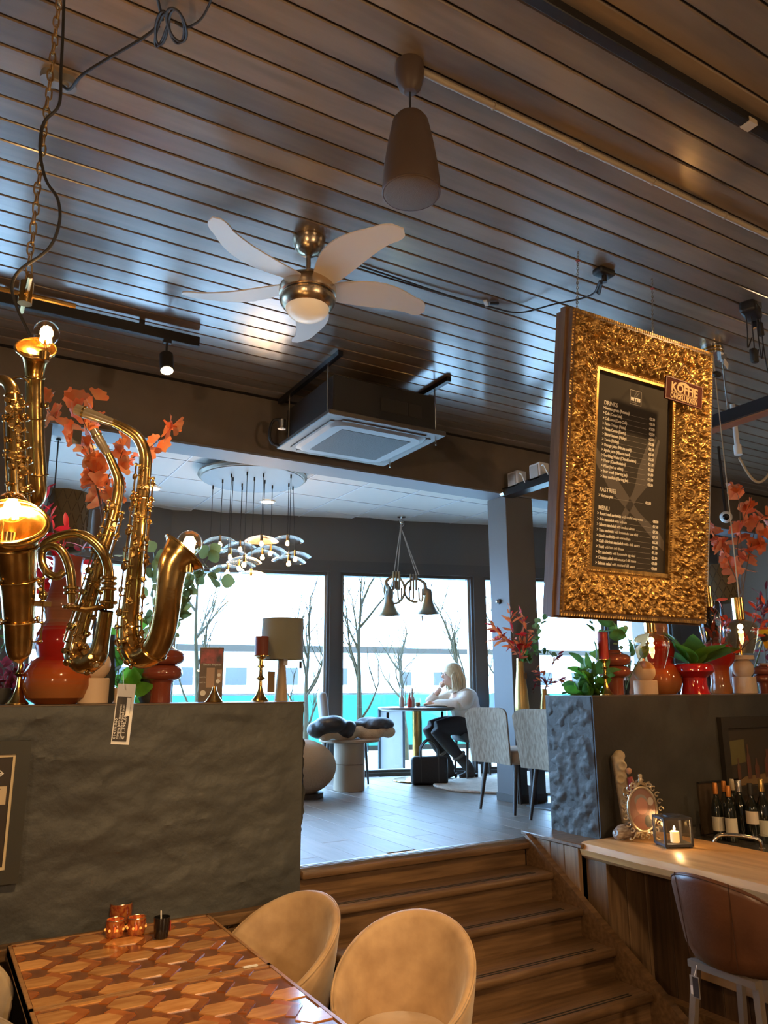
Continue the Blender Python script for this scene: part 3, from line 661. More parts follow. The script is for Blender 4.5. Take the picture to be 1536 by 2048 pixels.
# front sax whose bell faces the room
sax([(40,1326,1.90,5),(39,1312,1.90,20),(38,1285,1.90,26),(38,1240,1.89,29),(37,1190,1.88,32),(34,1140,1.87,36),(31,1098,1.86,41),(29,1072,1.85,47),(27,1055,1.84,55),(26,1048,1.835,63),(26,1046,1.833,66)],
    [(.45,1,.9),(.30,1,.8)], [(.2,.5,1,.02)], None, (24,1014,1.85,31,6), lbl='saxophone bell facing the room with a lit bulb')
obj('key_guard', join(cbox(vd(80,1208,1.9)-C0,(.05,.02,.012)), tube([vd(78,1175,1.9)-C0, vd(92,1190,1.9)-C0, vd(80,1208,1.9)-C0], .006, 6), ball(.012, vd(86,1190,1.9)-C0, 10, 8)), old_brass, ch)
# its keyed body rising behind
sax([(44,1080,2.08,16),(38,1000,2.10,17),(33,920,2.12,17),(29,850,2.14,16),(27,800,2.15,14.5),(22,775,2.16,13),(6,760,2.17,11),(-16,764,2.18,10)],
    [(t, s, 1.15) for t, s in ((.08,.6),(.14,.2),(.2,.75),(.26,.4),(.32,-.2),(.36,.7),(.42,.2),(.47,.8),(.52,-.3),(.56,.5),(.30,.9),(.18,-.6))]+[(t,.2,0) for t in (.11,.17,.23,.3,.38,.45)], [(.05,.6,.7,.012),(.05,.55,.0,.014),(.1,.5,-.7,.012)], None, None, rim=False, lbl='keyed saxophone body behind the front bell')
# rear sax with its bell raised to the lit bulb
sax([(60,985,2.34,15),(66,1000,2.33,18),(72,985,2.32,20),(72,950,2.31,20),(70,880,2.30,18.5),(69,810,2.29,17.5),(69,760,2.28,17.5),(70,735,2.27,20),(71,715,2.26,26),(72,702,2.255,34),(72,697,2.25,38)],
    [(.5,.9,.8)], [], None, (93,666,2.25,25,7), lbl='rear saxophone raising a bright bulb at the top')
obj('glass_loop', tube([vd(38+22*math.cos(a), 778-24*math.sin(a), 2.24)-C0 for a in [PI*.15+k*PI*.75/10 for k in range(11)]], .004, 8), old_brass, ch)
# hanging price tag
tg = obj('price_tag', tr(cbox((0,0,0),(.046,.002,.150),.0), rot=(0,math.radians(3),-YAW)), mat('tag_clear', (.72,.70,.66), .35), ch, vd(247,1428,1.95)-C0, smooth=False)
obj('tag_print', tr(cbox((-.002,-.0016,-.012),(.036,.001,.110)), rot=(0,math.radians(3),-YAW)), mat('tag_dark', (.035,.028,.024), .5), tg, smooth=False)
obj('barcode', tr(cbox((.011,-.0025,.018),(.010,.001,.045)), rot=(0,math.radians(3),-YAW)), white_p, tg, smooth=False)
for k, (s_, w_) in enumerate((('014.05.060',.05),('Hanging lamp saxophone',.085),('Handmade recycled brass',.085),('€ 1.595,00',.06))):
    tx = textmesh(s_, .009, depth=.0002, width=w_); obj('tag_text', tr(tr(tx, rot=(PI/2,-PI/2,0), loc=(-.013+.0075*k,-.0026,-.062)), rot=(0,math.radians(3),-YAW)), white_p, tg, smooth=False)
obj('tag_string', tube([vd(246,1330,1.97)-C0, vd(247,1378,1.95)-C0], .0009, 5), white_p, ch)
obj('black_tag', cbox(vd(154,874,2.02)-C0,(.022,.004,.038)), black_matte, ch, smooth=False)
# ================================================================ MENU IN A CARVED GOLD FRAME
FW, FH, BD, DP = 1.035, 1.472, .245, .10
mf = thing('menu_frame', 'large carved gold frame holding a dark menu board on chains', 'framed menu', (2.475,2.42,3.665))
mf.rotation_euler = (math.atan2(.21,1.455), 0, 0)     # top leans towards the room; local x right, z up, y back
def orn(s, t, L, seed):
    # carved relief: rope edge, scrolls in pairs, acanthus leaves, bead row   (s along the rail, t across 0 outer .. 1 inner)
    W = BD; x = s; y = t*W
    h = .010 + .012*math.sin(PI*min(1,t*1.1)) - .058*t
    if t < .06: h += .006*(.6+.4*math.sin(s*2*PI/.016))
    elif t < .10: h -= .004
    elif t > .91: h += .006*abs(math.sin(s*PI/.013+t*9))
    elif t > .86: h -= .005
    else:
        per = .118; k = math.floor(x/per); u = x-k*per-per/2; n_ = .0
        for cu, cy, R0 in ((0,.062,.033),(0,.150,.026)):
            r = math.hypot(u-cu, y-cy); a = math.atan2(y-cy, u-cu)
            n_ = max(n_, math.exp(-((r-R0)/.0075)**2)*1.0, math.exp(-((r-R0*.42)/.006)**2)*.8)
            if r < R0*.26: n_ = max(n_, .9)
        uu = abs(u); r = math.hypot(uu-per/2, y-.105); a = math.atan2(y-.105, uu-per/2)
        n_ = max(n_, (.5+.5*math.cos(7*a))*math.exp(-(r/.034)**2)*1.0)
        n_ = max(n_, .75*math.exp(-((y-.19-.012*math.cos(2*PI*u/.059))/.008)**2))
        n_ = max(n_, .6*math.exp(-((y-.030-.006*math.cos(2*PI*u/.0295))/.005)**2))
        n_ = n_*.8 + .55*abs(noise.noise((x*120+seed, y*120, seed)))+.35*noise.noise((x*52+seed, y*52, 3)) + .3*abs(math.sin(PI*(y*30+6*noise.noise((x*14,y*14,seed)))))
        h += .020*n_
    return h
def rail(kind):
    L = FW if kind in 'tb' else FH; n, m_ = int(L/.0042), 56
    def fn(u, v):
        s0, s1 = v*BD, L-v*BD; s = s0+(s1-s0)*u; h = orn(s-L/2, v, L, 'tblr'.index(kind)*9); y = -h
        if kind == 't': return (s, y, -v*BD)
        if kind == 'b': return (L-s, y, -FH+v*BD)
        if kind == 'l': return (v*BD, y, -L+s)
        return (FW-v*BD, y, -s)
    return grid(n, m_, fn)
for k in 'tblr': obj('carved_rail', rail(k), gold, mf, ang=80)
case_m = mat('frame_side', (.20,.115,.055), .4, col2=(.12,.065,.03), nscale=8, stretch=(6,6,.6))
obj('side_case', join(box(0,-.012,-FH,.03,DP,0), box(FW-.03,-.012,-FH,FW,DP,0), box(.03,-.012,-.03,FW-.03,DP,0), box(.03,-.012,-FH,FW-.03,DP,-FH+.03),
    box(-.012,.025,-FH-.012,0,.06,.012), box(FW,.025,-FH-.012,FW+.012,.06,.012), box(0,.025,0,FW,.06,.012), box(0,.025,-FH-.012,FW,.06,-FH)), case_m, mf, smooth=False)
obj('back_board', box(.02,DP-.015,-FH+.02,FW-.02,DP-.005,-.02), black_matte, mf, smooth=False)
obj('inner_lip', join(box(BD-.014,.040,-FH+BD-.014,BD,.064,-BD+.014), box(FW-BD,.040,-FH+BD-.014,FW-BD+.014,.064,-BD+.014), box(BD,.040,-BD,FW-BD,.064,-BD+.014), box(BD,.040,-FH+BD-.014,FW-BD,.064,-FH+BD)), gold, mf, smooth=False)
YB = .060
mb = obj('menu_board', box(BD-.005,YB,-FH+BD-.005,FW-BD+.005,YB+.008,-BD+.005), mat('menu_black', (.040,.033,.027), .75, spec=.2), mf, smooth=False)
ink = mat('menu_ink', (.85,.78,.66), .6); ghost = mat('menu_ghost', (.085,.066,.052), .5); fine = mat('menu_rule', (.35,.30,.25), .6)
def put(vf, u, v, m_, name='lettering', y=YB-.0008): return obj(name, tr(tr(vf, rot=(PI/2,0,0)), loc=(u, y, -v)), m_, mb, smooth=False)
OX = .062
# crossed fork and knife printed faintly
def ghostpoly(pts): put(prism([(x, -y) for x, y in pts], -.0002, .0001), OX, 0, ghost, 'cutlery_print', YB-.0003)
ghostpoly([(.185,.62),(.30,.72),(.475,.885),(.52,.925),(.68,1.02),(.715,1.06),(.715,1.11),(.66,1.075),(.49,.955),(.40,.90),(.30,.83),(.185,.69)])
ghostpoly([(.34,1.04),(.38,1.04),(.50,.86),(.545,.815),(.60,.76),(.62,.70),(.66,.53),(.648,.525),(.602,.63),(.592,.63),(.636,.515),(.624,.508),(.576,.62),(.566,.62),(.608,.495),(.596,.49),(.545,.61),(.505,.70),(.49,.77),(.475,.82)])
put(textmesh('DRINKS', .030, .0003, width=.095), OX+.243, .408, ink)
dr = ['Ice tea green (Fuzetea)','Cola (Coca-Cola)','Cola zero (Coca-Cola)','Fanta Orange (Fanta)','Fanta Cassis (Fanta)','Bitter lemon (Finley)','Tonic (Finley)','Orange Juice (Minute maid)','Apple Juice (Minute maid)','Sparkling Water (Chaudfontaine)','Water (Chaudfontaine)','Wine (red or white)','Beer small (Hertog Jan)','Beer medium (Hertog Jan)']
pr = ['2.20','2.10','2.20','2.20','2.20','2.20','2.20','2.20','2.20','2.20','2.20','4.00','2.50','5.50']
for k, (s_, p_) in enumerate(zip(dr, pr)):
    v = .432+.0268*k; wd = .0076*len(s_)
    put(textmesh('> '+s_, .0215, .0006, width=wd+.012), OX+.238, v, ink)
    put(textmesh('€'+p_, .0195, .0008, width=.042), OX+.575, v, ink)
    put(box(0,0,-.0002,.565-.238-wd-.02,.0011,.0001), OX+.25+wd, v, fine, 'rule_line')
put(textmesh('PASTRIES', .030, .0003, width=.115), OX+.234, .850, ink)
put(textmesh('> Various pies', .0215, .0006, width=.10), OX+.230, .877, ink); put(textmesh('€2.50', .0195, .0008, width=.042), OX+.565, .877, ink)
put(box(0,0,-.0002,.22,.0011,.0001), OX+.335, .877, fine, 'rule_line')
put(textmesh('MENU', .030, .0003, width=.075), OX+.231, .942, ink)
mn = [('Roast beef sandwich',' with truffel mayonaise','8.30'),('Brie sandwich',' with walnuts','7.50'),('Salmon sandwich',' with smoked salmon','7.50'),('Tuna sandwich',' with homemade tuna salad','7.95'),('Greek sandwich',' with serranoham','6.30'),('Chili chicken sandwich',' with chili sauce','7.95'),('Tosti',' with ham and cheese','5.30'),('Egg sandwich',' with homemade egg salad','5.30'),('Chicken salad',' with mustard dill sauce','9.00'),('Salmon salad',' with mustard dill sauce','9.00')]
for k, (a, b_, p_) in enumerate(mn):
    v = .968+.0272*k; wa = .0079*len(a)+.014; wb_ = .0070*len(b_)
    put(textmesh('> '+a, .0215, .0007, width=wa), OX+.226, v, ink); put(textmesh(b_.strip(), .0205, 0, width=wb_-.006), OX+.226+wa+.006, v, ink)
    put(textmesh('€'+p_, .0195, .0008, width=.042), OX+.625, v, ink)
    put(box(0,0,-.0002,max(.02,.612-.226-wa-wb_-.01),.0011,.0001), OX+.238+wa+wb_, v, fine, 'rule_line')
# logo
put(join(box(0,0,-.0002,.084,.0025,.0002), box(0,.0735,-.0002,.084,.076,.0002), box(0,0,-.0002,.0025,.076,.0002), box(.0815,0,-.0002,.084,.076,.0002)), OX+.425, .372, fine, 'logo_box')
put(textmesh('BITES', .024, .001, width=.070), OX+.432, .352, ink); put(textmesh('food & drinks', .007, 0, width=.04), OX+.434, .363, fine)
put(prism([(.040,.042),(.046,.042),(.070,.068),(.064,.068)], -.0002, .0001), OX+.425, .372, ghost, 'logo_stroke'); put(prism([(.028,.042),(.033,.042),(.050,.068),(.046,.068)], -.0002, .0001), OX+.425, .372, ghost, 'logo_stroke')
# two chains up to the boards
ch_m = mat('chain_steel', (.55,.48,.36), .35, 1)
def chainvf(p0, p1, pitch=.017, r=.0016):
    p0, p1 = Vector(p0), Vector(p1); n = int((p1-p0).length/pitch); d = (p1-p0).normalized(); out = []
    for k in range(n):
        l = tube([(.0048*math.cos(2*PI*j/10)*(1 if True else 0), 0, .0105*math.sin(2*PI*j/10)) for j in range(10)], r, 5, closed=True)
        l = tr(l, rot=(0,0,(k%2)*PI/2)); out.append(align(l, p0+d*pitch*k, p0+d*pitch*(k+1)))
    return join(*out)
inv = (Matrix.Translation((2.475,2.42,3.665)) @ Matrix.Rotation(mf.rotation_euler[0],4,'X')).inverted()
for x0, hx in ((.068,2.665),(.605,3.225)):
    top = inv @ Vector((hx,2.53,ZC)); c_ = obj('chain', chainvf((x0,.03,0), top), ch_m, mf)
    obj('red_tie', torus(.010,.0025,14,6), mat('red_tie', (.45,.06,.04), .5), c_, Vector((x0,.03,0)).lerp(top,.80))

# --- KOFFIE sign hanging on the frame
sg = thing('tin_sign', 'small dark red tin sign reading KOFFIE ONGELUKKEN hung on the gold frame', 'sign', (3.170,2.365,3.345), 0)
sg.rotation_euler = (math.atan2(.21,1.455), math.radians(2), 0)
obj('plate', box(-.138,-.006,-.055,.138,.006,.062,.003), mat('sign_red', (.075,.014,.008), .8, spec=.15), sg, smooth=False)
obj('border', join(box(-.133,-.0075,-.055,.133,-.006,-.050), box(-.133,-.0075,.057,.133,-.006,.062), box(-.138,-.0075,-.055,-.133,-.006,.062), box(.133,-.0075,-.055,.138,-.006,.062)), mat('sign_edge', (.16,.035,.018), .5), sg, smooth=False)
cr_m = mat('sign_cream', (.60,.40,.17), .6)
def sput(vf, x, z, nm='lettering'): return obj(nm, tr(tr(vf, rot=(PI/2,0,0)), loc=(x,-.0068,z)), cr_m, sg, smooth=False)
sput(textmesh('KOFFIE', .062, .0022, 'LEFT', width=.20), -.10, -.004); sput(textmesh('ONGELUKKEN', .038, .0014, 'LEFT', width=.205), -.103, -.043)
sput(join(box(0,0,-.0004,.20,.003,.0004), box(0,.006,-.0004,.20,.0075,.0004)), -.10, -.014, 'rule_line')
arc = [(.045*math.cos(a), .020*math.sin(a)) for a in [PI*(.95-.9*k/14) for k in range(15)]]; arc2 = [(x*.80, y*.80-.010) for x, y in reversed(arc)]
sput(prism(arc+arc2, -.0004, .0004), -.005, .033, 'ribbon_print')
obj('hanging_cord', tube([(-.09,-.004,.062),(-.010,.0,.155),(.10,-.004,.062)], .0018, 6), mat('cord_beige', (.45,.36,.24), .7), sg)
obj('lower_ring', torus(.010,.0018,16,6), steel, sg, (.06,0,-.062), (PI/2,0,0))
# ================================================================ VASES, LAMPS AND PLANTS ON THE LOW WALLS
beige = mat('beige_ceramic', (.60,.44,.30), .6, bump=.1, bscale=60)
brown_gloss = mat('brown_glaze', (.20,.045,.022), .12, coat=.6)
red_gloss = mat('red_glaze', (.34,.008,.010), .08, coat=.8)
shade_pat = mat('olive_shade', (.13,.095,.04), .7)
LT, RTP = 1.811, 1.833                         # tops of the two walls
YL, YR = 4.31, 3.92
def banded(name, stops, rough=.12):            # blown glass in bands of colour along its height
    if name in MATS: return MATS[name]
    m = bpy.data.materials.new(name); MATS[name] = m; m.use_nodes = True; N = m.node_tree.nodes; L = m.node_tree.links; b = N['Principled BSDF']
    tc = N.new('ShaderNodeTexCoord'); sx = N.new('ShaderNodeSeparateXYZ'); r = N.new('ShaderNodeValToRGB'); n = N.new('ShaderNodeTexNoise')
    mp = N.new('ShaderNodeMapping'); mp.inputs['Scale'].default_value = (1.5,1.5,60); n.inputs['Scale'].default_value = 2
    L.new(tc.outputs['Object'], sx.inputs[0]); L.new(tc.outputs['Object'], mp.inputs[0]); L.new(mp.outputs[0], n.inputs['Vector'])
    ad = N.new('ShaderNodeMath'); ad.operation = 'MULTIPLY_ADD'; ad.inputs[1].default_value = .09; L.new(n.outputs['Fac'], ad.inputs[0]); L.new(sx.outputs['Z'], ad.inputs[2]); L.new(ad.outputs[0], r.inputs['Fac'])
    e = r.color_ramp.elements; e[0].position, e[0].color = stops[0][0], (*stops[0][1],1); e[1].position, e[1].color = stops[-1][0], (*stops[-1][1],1)
    for p, c in stops[1:-1]: q = e.new(p); q.color = (*c,1)
    L.new(r.outputs['Color'], b.inputs['Base Color']); b.inputs['Roughness'].default_value = rough
    b.inputs['Transmission Weight'].default_value = .0; b.inputs['Coat Weight'].default_value = .7
    tl_ = N.new('ShaderNodeBsdfTranslucent'); mx = N.new('ShaderNodeMixShader'); mx.inputs[0].default_value = .5
    L.new(r.outputs['Color'], tl_.inputs[0]); L.new(b.outputs[0], mx.inputs[1]); L.new(tl_.outputs[0], mx.inputs[2]); L.new(mx.outputs[0], N['Material Output'].inputs[0])
    return m
glass_band = banded('orange_band_glass', [(.0,(.62,.20,.04)),(.10,(.52,.20,.06)),(.20,(.66,.16,.03)),(.28,(.60,.03,.02)),(.42,(.66,.03,.02)),(.46,(.62,.30,.16)),(.52,(.48,.22,.12)),(.56,(.62,.32,.19)),(.60,(.50,.15,.09)),(1,(.50,.17,.11))])
def shell(prof, wall=.004):                    # a hollow vessel: outside up, inside down
    return prof + [(max(.001, r-wall), z) for r, z in reversed(prof[1:])]
def vase(name, lb, cat, prof, m, x, y, z, seg=40, grp=None, nm='body'):
    t = thing(name, lb, cat, (x,y,z), group=grp); obj(nm, lathe(shell(prof), seg), m, t); obj('foot_rim', torus(prof[0][0]*.9,.003,seg,6,(0,0,.003)), m, t); return t
def xw(px, y): return at(px, 1395, 1, y).x

# --- left wall
def candlestick(lb, px, h, r0, dish, candle=None, y=YL, z=LT, m=brass, tagc=False):
    t = thing('candlestick', lb, 'candlestick', (xw(px,y), y, z))
    obj('base', lathe([(0,0),(r0,0),(r0,.006),(r0*.6,.03),(r0*.35,.06),(.012,.085)], 28), m, t)
    obj('stem', lathe([(.012,.085),(.010,h*.45),(.022,h*.48),(.030,h*.50),(.020,h*.52),(.012,h*.56),(.010,h*.72),(.026,h*.76),(.014,h*.79),(.013,h*.9),(dish*.6,h*.96)], 24), m, t)
    obj('dish', lathe([(0,h*.95),(dish*.6,h*.96),(dish,h*.985),(dish,h),(dish*.85,h*.99),(0,h*.98)], 28), m, t)
    if candle:
        c_ = obj('candle', cyl(candle[0], h*.985, h*.985+candle[1], 24, b=.004), mat('wax_'+candle[2], candle[3], .5, sub=.2), t)
        obj('wick', cyl(.0012, h*.985+candle[1], h*.985+candle[1]+.012, 6), black_matte, c_)
    if tagc: obj('price_tag', cbox((.055,-.03,h*.42),(.045,.003,.12)), mat('tag_brown', (.20,.13,.06), .5), t, smooth=False)
    return t
candlestick('slim brass candlestick under the front saxophone bell', 35, .30, .055, .03)
candlestick('brass candlestick with a square dark red candle beside the grey lampshade', 520, .265, .05, .055, (.040,.115,'brown',(.22,.045,.02)), tagc=True)
t = thing('brass_finial', 'small brass bell-shaped holder in front of the brochure stand', 'candlestick', (xw(428,4.22), 4.22, LT)); obj('bell', lathe([(0,0),(.05,0),(.048,.005),(.03,.03),(.016,.06),(.009,.085),(0,.09)], 24), brass, t); obj('foot_ring', torus(.049,.003,24,6,(0,0,.003)), brass, t)
vase('glass_vase', 'tall orange and red banded glass vase on the left wall', 'vase', [(.10,0),(.15,.03),(.172,.09),(.168,.15),(.14,.205),(.105,.235),(.115,.26),(.128,.31),(.122,.36),(.10,.40),(.085,.425),(.095,.46),(.105,.50),(.10,.54),(.082,.58),(.075,.66),(.075,.74),(.085,.76)], glass_band, xw(112,4.33), 4.33, LT)
def beige_lamp(lb, px, y, z, h1, r1, rb, top=False):
    t = thing('ceramic_lamp_base', lb, 'lamp base', (xw(px,y), y, z)); obj('cylinder', cyl(r1,0,h1,36,b=.004), beige, t); obj('sphere', ball(rb,(0,0,h1+rb*.80),32,18), beige, t)
    if top: obj('top_disc', cyl(r1*1.05,h1+rb*1.62,h1+rb*1.62+.035,32,b=.004), beige, t)
    obj('neck', cyl(.012,h1+rb*1.6,h1+rb*1.6+.12,12), brass, t); return t
beige_lamp('beige lamp base, ball on cylinder, below the slanting saxophone', 184, 4.30, LT, .130, .081, .082)
def ringvase(lb, px, y, z, s, m):
    t = thing('ring_vase', lb, 'vase', (xw(px,y), y, z)); P_ = [(.060,0),(.062,.10)]
    for zc_, R_ in ((.16,.115),(.245,.122)):
        P_ += [(R_-.045+.045*math.cos(a), zc_+.042*math.sin(a)) for a in [-PI/2+PI*k/8 for k in range(9)]]
    P_ += [(.06,.30),(.05,.31)]
    obj('body', lathe(shell([(r*s,zz*s) for r,zz in P_],.004), 40), m, t); obj('neck_rim', torus(.052*s,.004,32,6,(0,0,.31*s)), m, t); return t
ringvase('brown glazed vase of two stacked rings under the saxophone bow', 320, 4.36, LT, 1.0, brown_gloss)
t = thing('brochure_stand', 'upright brochure stand with printed card on the left wall', 'sign', (xw(420,4.34), 4.34, LT), -.35)
obj('card', box(-.067,-.012,0,.067,.012,.305,.003), mat('brochure', (.10,.07,.055), .4, col2=(.16,.11,.08), nscale=8), t, smooth=False)
obj('photo_print', join(box(-.06,-.0135,.215,.06,-.012,.295)), mat('brochure_photo', (.05,.04,.05), .4, col2=(.55,.10,.12), nscale=18), t, smooth=False)
for a, b_, c_, d_ in ((-.025,.02,.08,.19),(.035,.06,.11,.18)): obj('price_block', box(a,-.0135,c_,b_,-.012,d_), mat('brochure_pale', (.42,.28,.20), .5), t, smooth=False)
obj('heading', tr(tr(textmesh('Electric fireplaces', .017, width=.10), rot=(PI/2,0,0)), loc=(-.045,-.013,.203)), white_p, t, smooth=False)
for zz in (.135,.105): obj('lettering', tr(tr(textmesh('vanaf € 199,-', .009, width=.035), rot=(PI/2,0,0)), loc=(-.062,-.013,zz)), white_p, t, smooth=False)
for (dx, dz, r_) in ((-.04,.05,.016),(.04,.115,.012),(.045,.15,.010)): obj('product_print', tr(tr(disc(r_,0,14), rot=(PI/2,0,0)), loc=(dx,-.0137,dz)), white_p, t, smooth=False)
# table lamp with grey-green shade
t = thing('table_lamp', 'table lamp with a grey-green drum shade on a pale tapered foot', 'lamp', (xw(562,4.38), 4.38, LT))
obj('foot', lathe([(0,0),(.042,0),(.040,.02),(.028,.16),(.022,.27),(0,.272)], 28), mat('pale_oak', (.50,.36,.20), .5, col2=(.40,.28,.15), nscale=8, stretch=(6,6,1)), t)
sh = obj('shade', lathe([(.127,.245),(.129,.245),(.127,.49),(.125,.49),(.127,.245)], 48), mat('sage_shade', (.26,.27,.22), .8), t)
obj('shade_ring', join(torus(.127,.003,48,6,(0,0,.247)), torus(.126,.003,48,6,(0,0,.488))), mat('sage_shade', (.26,.27,.22), .8), sh)
obj('swing_tag', cbox((.115,-.02,.215),(.016,.002,.045)), black_matte, t, smooth=False); obj('white_tag', cbox((.012,-.03,.235),(.026,.002,.05)), white_p, t, smooth=False)
# patterned drum shades standing further back on stands
def drum(lb, px, py0, py1, rpx, d, m, pattern):
    c = vd(px, (py0+py1)/2, d); r = rpx*d/FPX; h = (py1-py0)*d/FPX
    t = thing('floor_lamp', lb, 'lamp', (c.x, c.y, .92)); z0 = c.z-.92-h/2
    s_ = obj('shade', lathe([(r,z0),(r,z0+h),(r-.004,z0+h),(r-.004,z0)], 48), m, t)
    obj('pole', cyl(.012,.02,z0+h*.6,12), black, t); obj('base', cyl(.14,0,.02,32,b=.005), black, t)
    if pattern:
        st_ = []
        for k in range(28):
            a = 2*PI*k/28
            for j in range(5):
                zz = z0+h*(j+.5)/5; da = .085 if (k+j) % 2 else -.085
                st_.append(tube([((r+.001)*math.cos(a-da),(r+.001)*math.sin(a-da),zz-h*.085), ((r+.001)*math.cos(a+da),(r+.001)*math.sin(a+da),zz+h*.085)], .0035, 4))
        tag(obj('raised_pattern', join(*st_), mat('shade_pattern', (.075,.052,.022), .7), s_), None, kind='stuff')
    return t
drum('olive drum shade with a raised zigzag pattern behind the left saxophones', 130, 985, 1100, 42, 5.4, shade_pat, True)
drum('plain taupe shade behind the slanting saxophone', 205, 1022, 1105, 22, 5.6, mat('taupe_shade', (.24,.17,.13), .7), False)
drum('olive drum shade with raised pattern behind the pendants at the right', 1438, 1132, 1205, 34, 7.2, shade_pat, True)

# --- plants: stems first, then every leaf an object of its own
green = mat('leaf_green', (.13,.30,.06), .45, col2=(.07,.18,.04), nscale=12, objrand=.35, transl=.45)
bright = mat('leaf_bright', (.17,.46,.05), .4, col2=(.09,.30,.04), nscale=10, objrand=.3, transl=.45)
euc = mat('leaf_eucalyptus', (.26,.35,.14), .55, col2=(.17,.25,.10), nscale=10, objrand=.3, transl=.45)
orange = mat('petal_orange', (.88,.20,.06), .5, col2=(.85,.36,.13), nscale=14, objrand=.25, transl=.3)
redl = mat('leaf_red', (.80,.03,.03), .45, col2=(.50,.015,.03), nscale=10, objrand=.4, transl=.45)
coral = mat('leaf_coral', (.90,.26,.08), .5, col2=(.70,.14,.05), nscale=12, objrand=.3, transl=.45)
wine = mat('leaf_wine', (.30,.035,.05), .5, col2=(.16,.02,.03), nscale=10, objrand=.4, transl=.45)
stem_b = mat('stem_brown', (.14,.085,.04), .6); stem_g = mat('stem_green', (.10,.15,.05), .6)
for m_ in (green,bright,euc,orange,redl,coral,wine): pass
L_fan = {m_.name: mesh('petal', fanleaf(.05), m_) for m_ in (orange, coral)}
L_round = {m_.name: mesh('leaf', leafmesh(.055,.055,.1,6,.12,.9), m_) for m_ in (euc, green)}
L_big = {m_.name: mesh('leaf', leafmesh(.20,.12,.25,8,.25,.85), m_) for m_ in (green, bright)}
L_thin = {m_.name: mesh('leaf', leafmesh(.07,.020,.2,5,.2), m_) for m_ in (redl, wine, coral, green)}
def orient(d, rnd, tilt=.6):
    d = Vector(d).normalized(); q = d.to_track_quat('Y','Z'); from mathutils import Quaternion
    return (q @ Quaternion((0,1,0), rnd.uniform(-PI,PI)*tilt)).to_euler()
def plant(name, lb, cat, base, stems, meshes, seed, dens=8, size=(.8,1.2), r=.004, sm=stem_b, pot=None, leafname='leaf', spread=.9, t0=.35, faced=True):
    rnd = random.Random(seed); t = thing(name, lb, cat, base); B = Vector(base); vw = (CAM-B).normalized()
    if pot: pot(t)
    for pts in stems:
        P_ = spl([Vector(p)-B for p in pts], 6); n = len(P_)
        obj('stem', tube(P_, [r*(1-.6*k/n) for k in range(n)], 6), sm, t)
        for k in range(dens):
            i = int((t0+(1-t0)*k/max(1,dens-1))*(n-1)); p = P_[i]; T = (P_[min(i+1,n-1)]-P_[max(i-1,0)]).normalized()
            d = (T*.5+Vector((rnd.uniform(-1,1),rnd.uniform(-1,1),rnd.uniform(-.6,.9)))*spread).normalized()
            link(leafname, rnd.choice(meshes), t, p+d*.004, orient(d, rnd), rnd.uniform(*size))
    return t
def jar(prof, m, nm='vase'): return lambda t: obj(nm, lathe(shell(prof,.004), 32), m, t)
tall_jar = [(.05,0),(.06,.02),(.055,.2),(.04,.32),(.045,.36)]
# orange ginkgo branches behind the saxophones
b = Vector((xw(205,4.36), 4.36, LT)); D = 4.05
def S(*pp, d=D): return [b+Vector((0,0,.30))]+[vd(x,y,d+dd) for x,y,dd in pp]
plant('ginkgo_branches', 'orange artificial ginkgo branches behind the saxophones', 'artificial flowers', b,
    [S((208,1050,0),(195,930,0),(172,855,.05),(150,800,.1)), S((206,1060,0),(190,960,-.05),(178,880,0),(190,800,0)), S((212,1040,0),(215,960,0),(240,930,.1),(285,905,.1),(330,870,.05),(345,850,0)), S((205,1050,0),(180,920,.1),(130,855,.1),(95,820,.1),(82,790,.1)), S((210,1060,0),(220,1000,-.1),(235,940,-.1),(250,880,0)), S((207,1060,0),(200,1000,.1),(192,960,0),(185,930,0))],
    [L_fan['petal_orange']], 3, 15, (1.0,1.7), .0045, stem_b, jar(tall_jar, black_matte), 'petal', t0=.42)
# red leaves at far left
b = Vector((xw(100,4.40), 4.40, LT))
plant('red_branch', 'bright red leafy branches behind the orange vase', 'artificial plant', b, [[b+Vector((0,0,.3))]+[vd(x,y,4.2) for x,y in q] for q in (((95,1180),(90,1080),(82,990)), ((105,1190),(110,1100),(100,1020)), ((112,1180),(125,1110),(132,1060)), ((95,1200),(78,1130),(84,1060)), ((110,1200),(150,1140),(165,1095)),((100,1200),(118,1150),(112,1110)))], [L_thin['leaf_red']], 5, 18, (1.1,1.8), .004, stem_b, jar(tall_jar, brown_gloss), t0=.3)
b = Vector((.33, 4.42, LT))
plant('wine_shrub', 'dark wine-red bushy plant low at the far left', 'artificial plant', b, [[b+Vector((0,0,.02))]+[vd(x,y,3.95) for x,y in q] for q in (((8,1370),(2,1330)),((20,1370),(30,1320)),((45,1380),(70,1330)),((15,1385),(-10,1360)),((50,1390),(85,1370)),((30,1380),(52,1310)))], [L_thin['leaf_wine']], 6, 14, (1.0,1.6), .004, stem_b, jar([(.05,0),(.06,.05),(.055,.08)], black_matte), t0=.2)
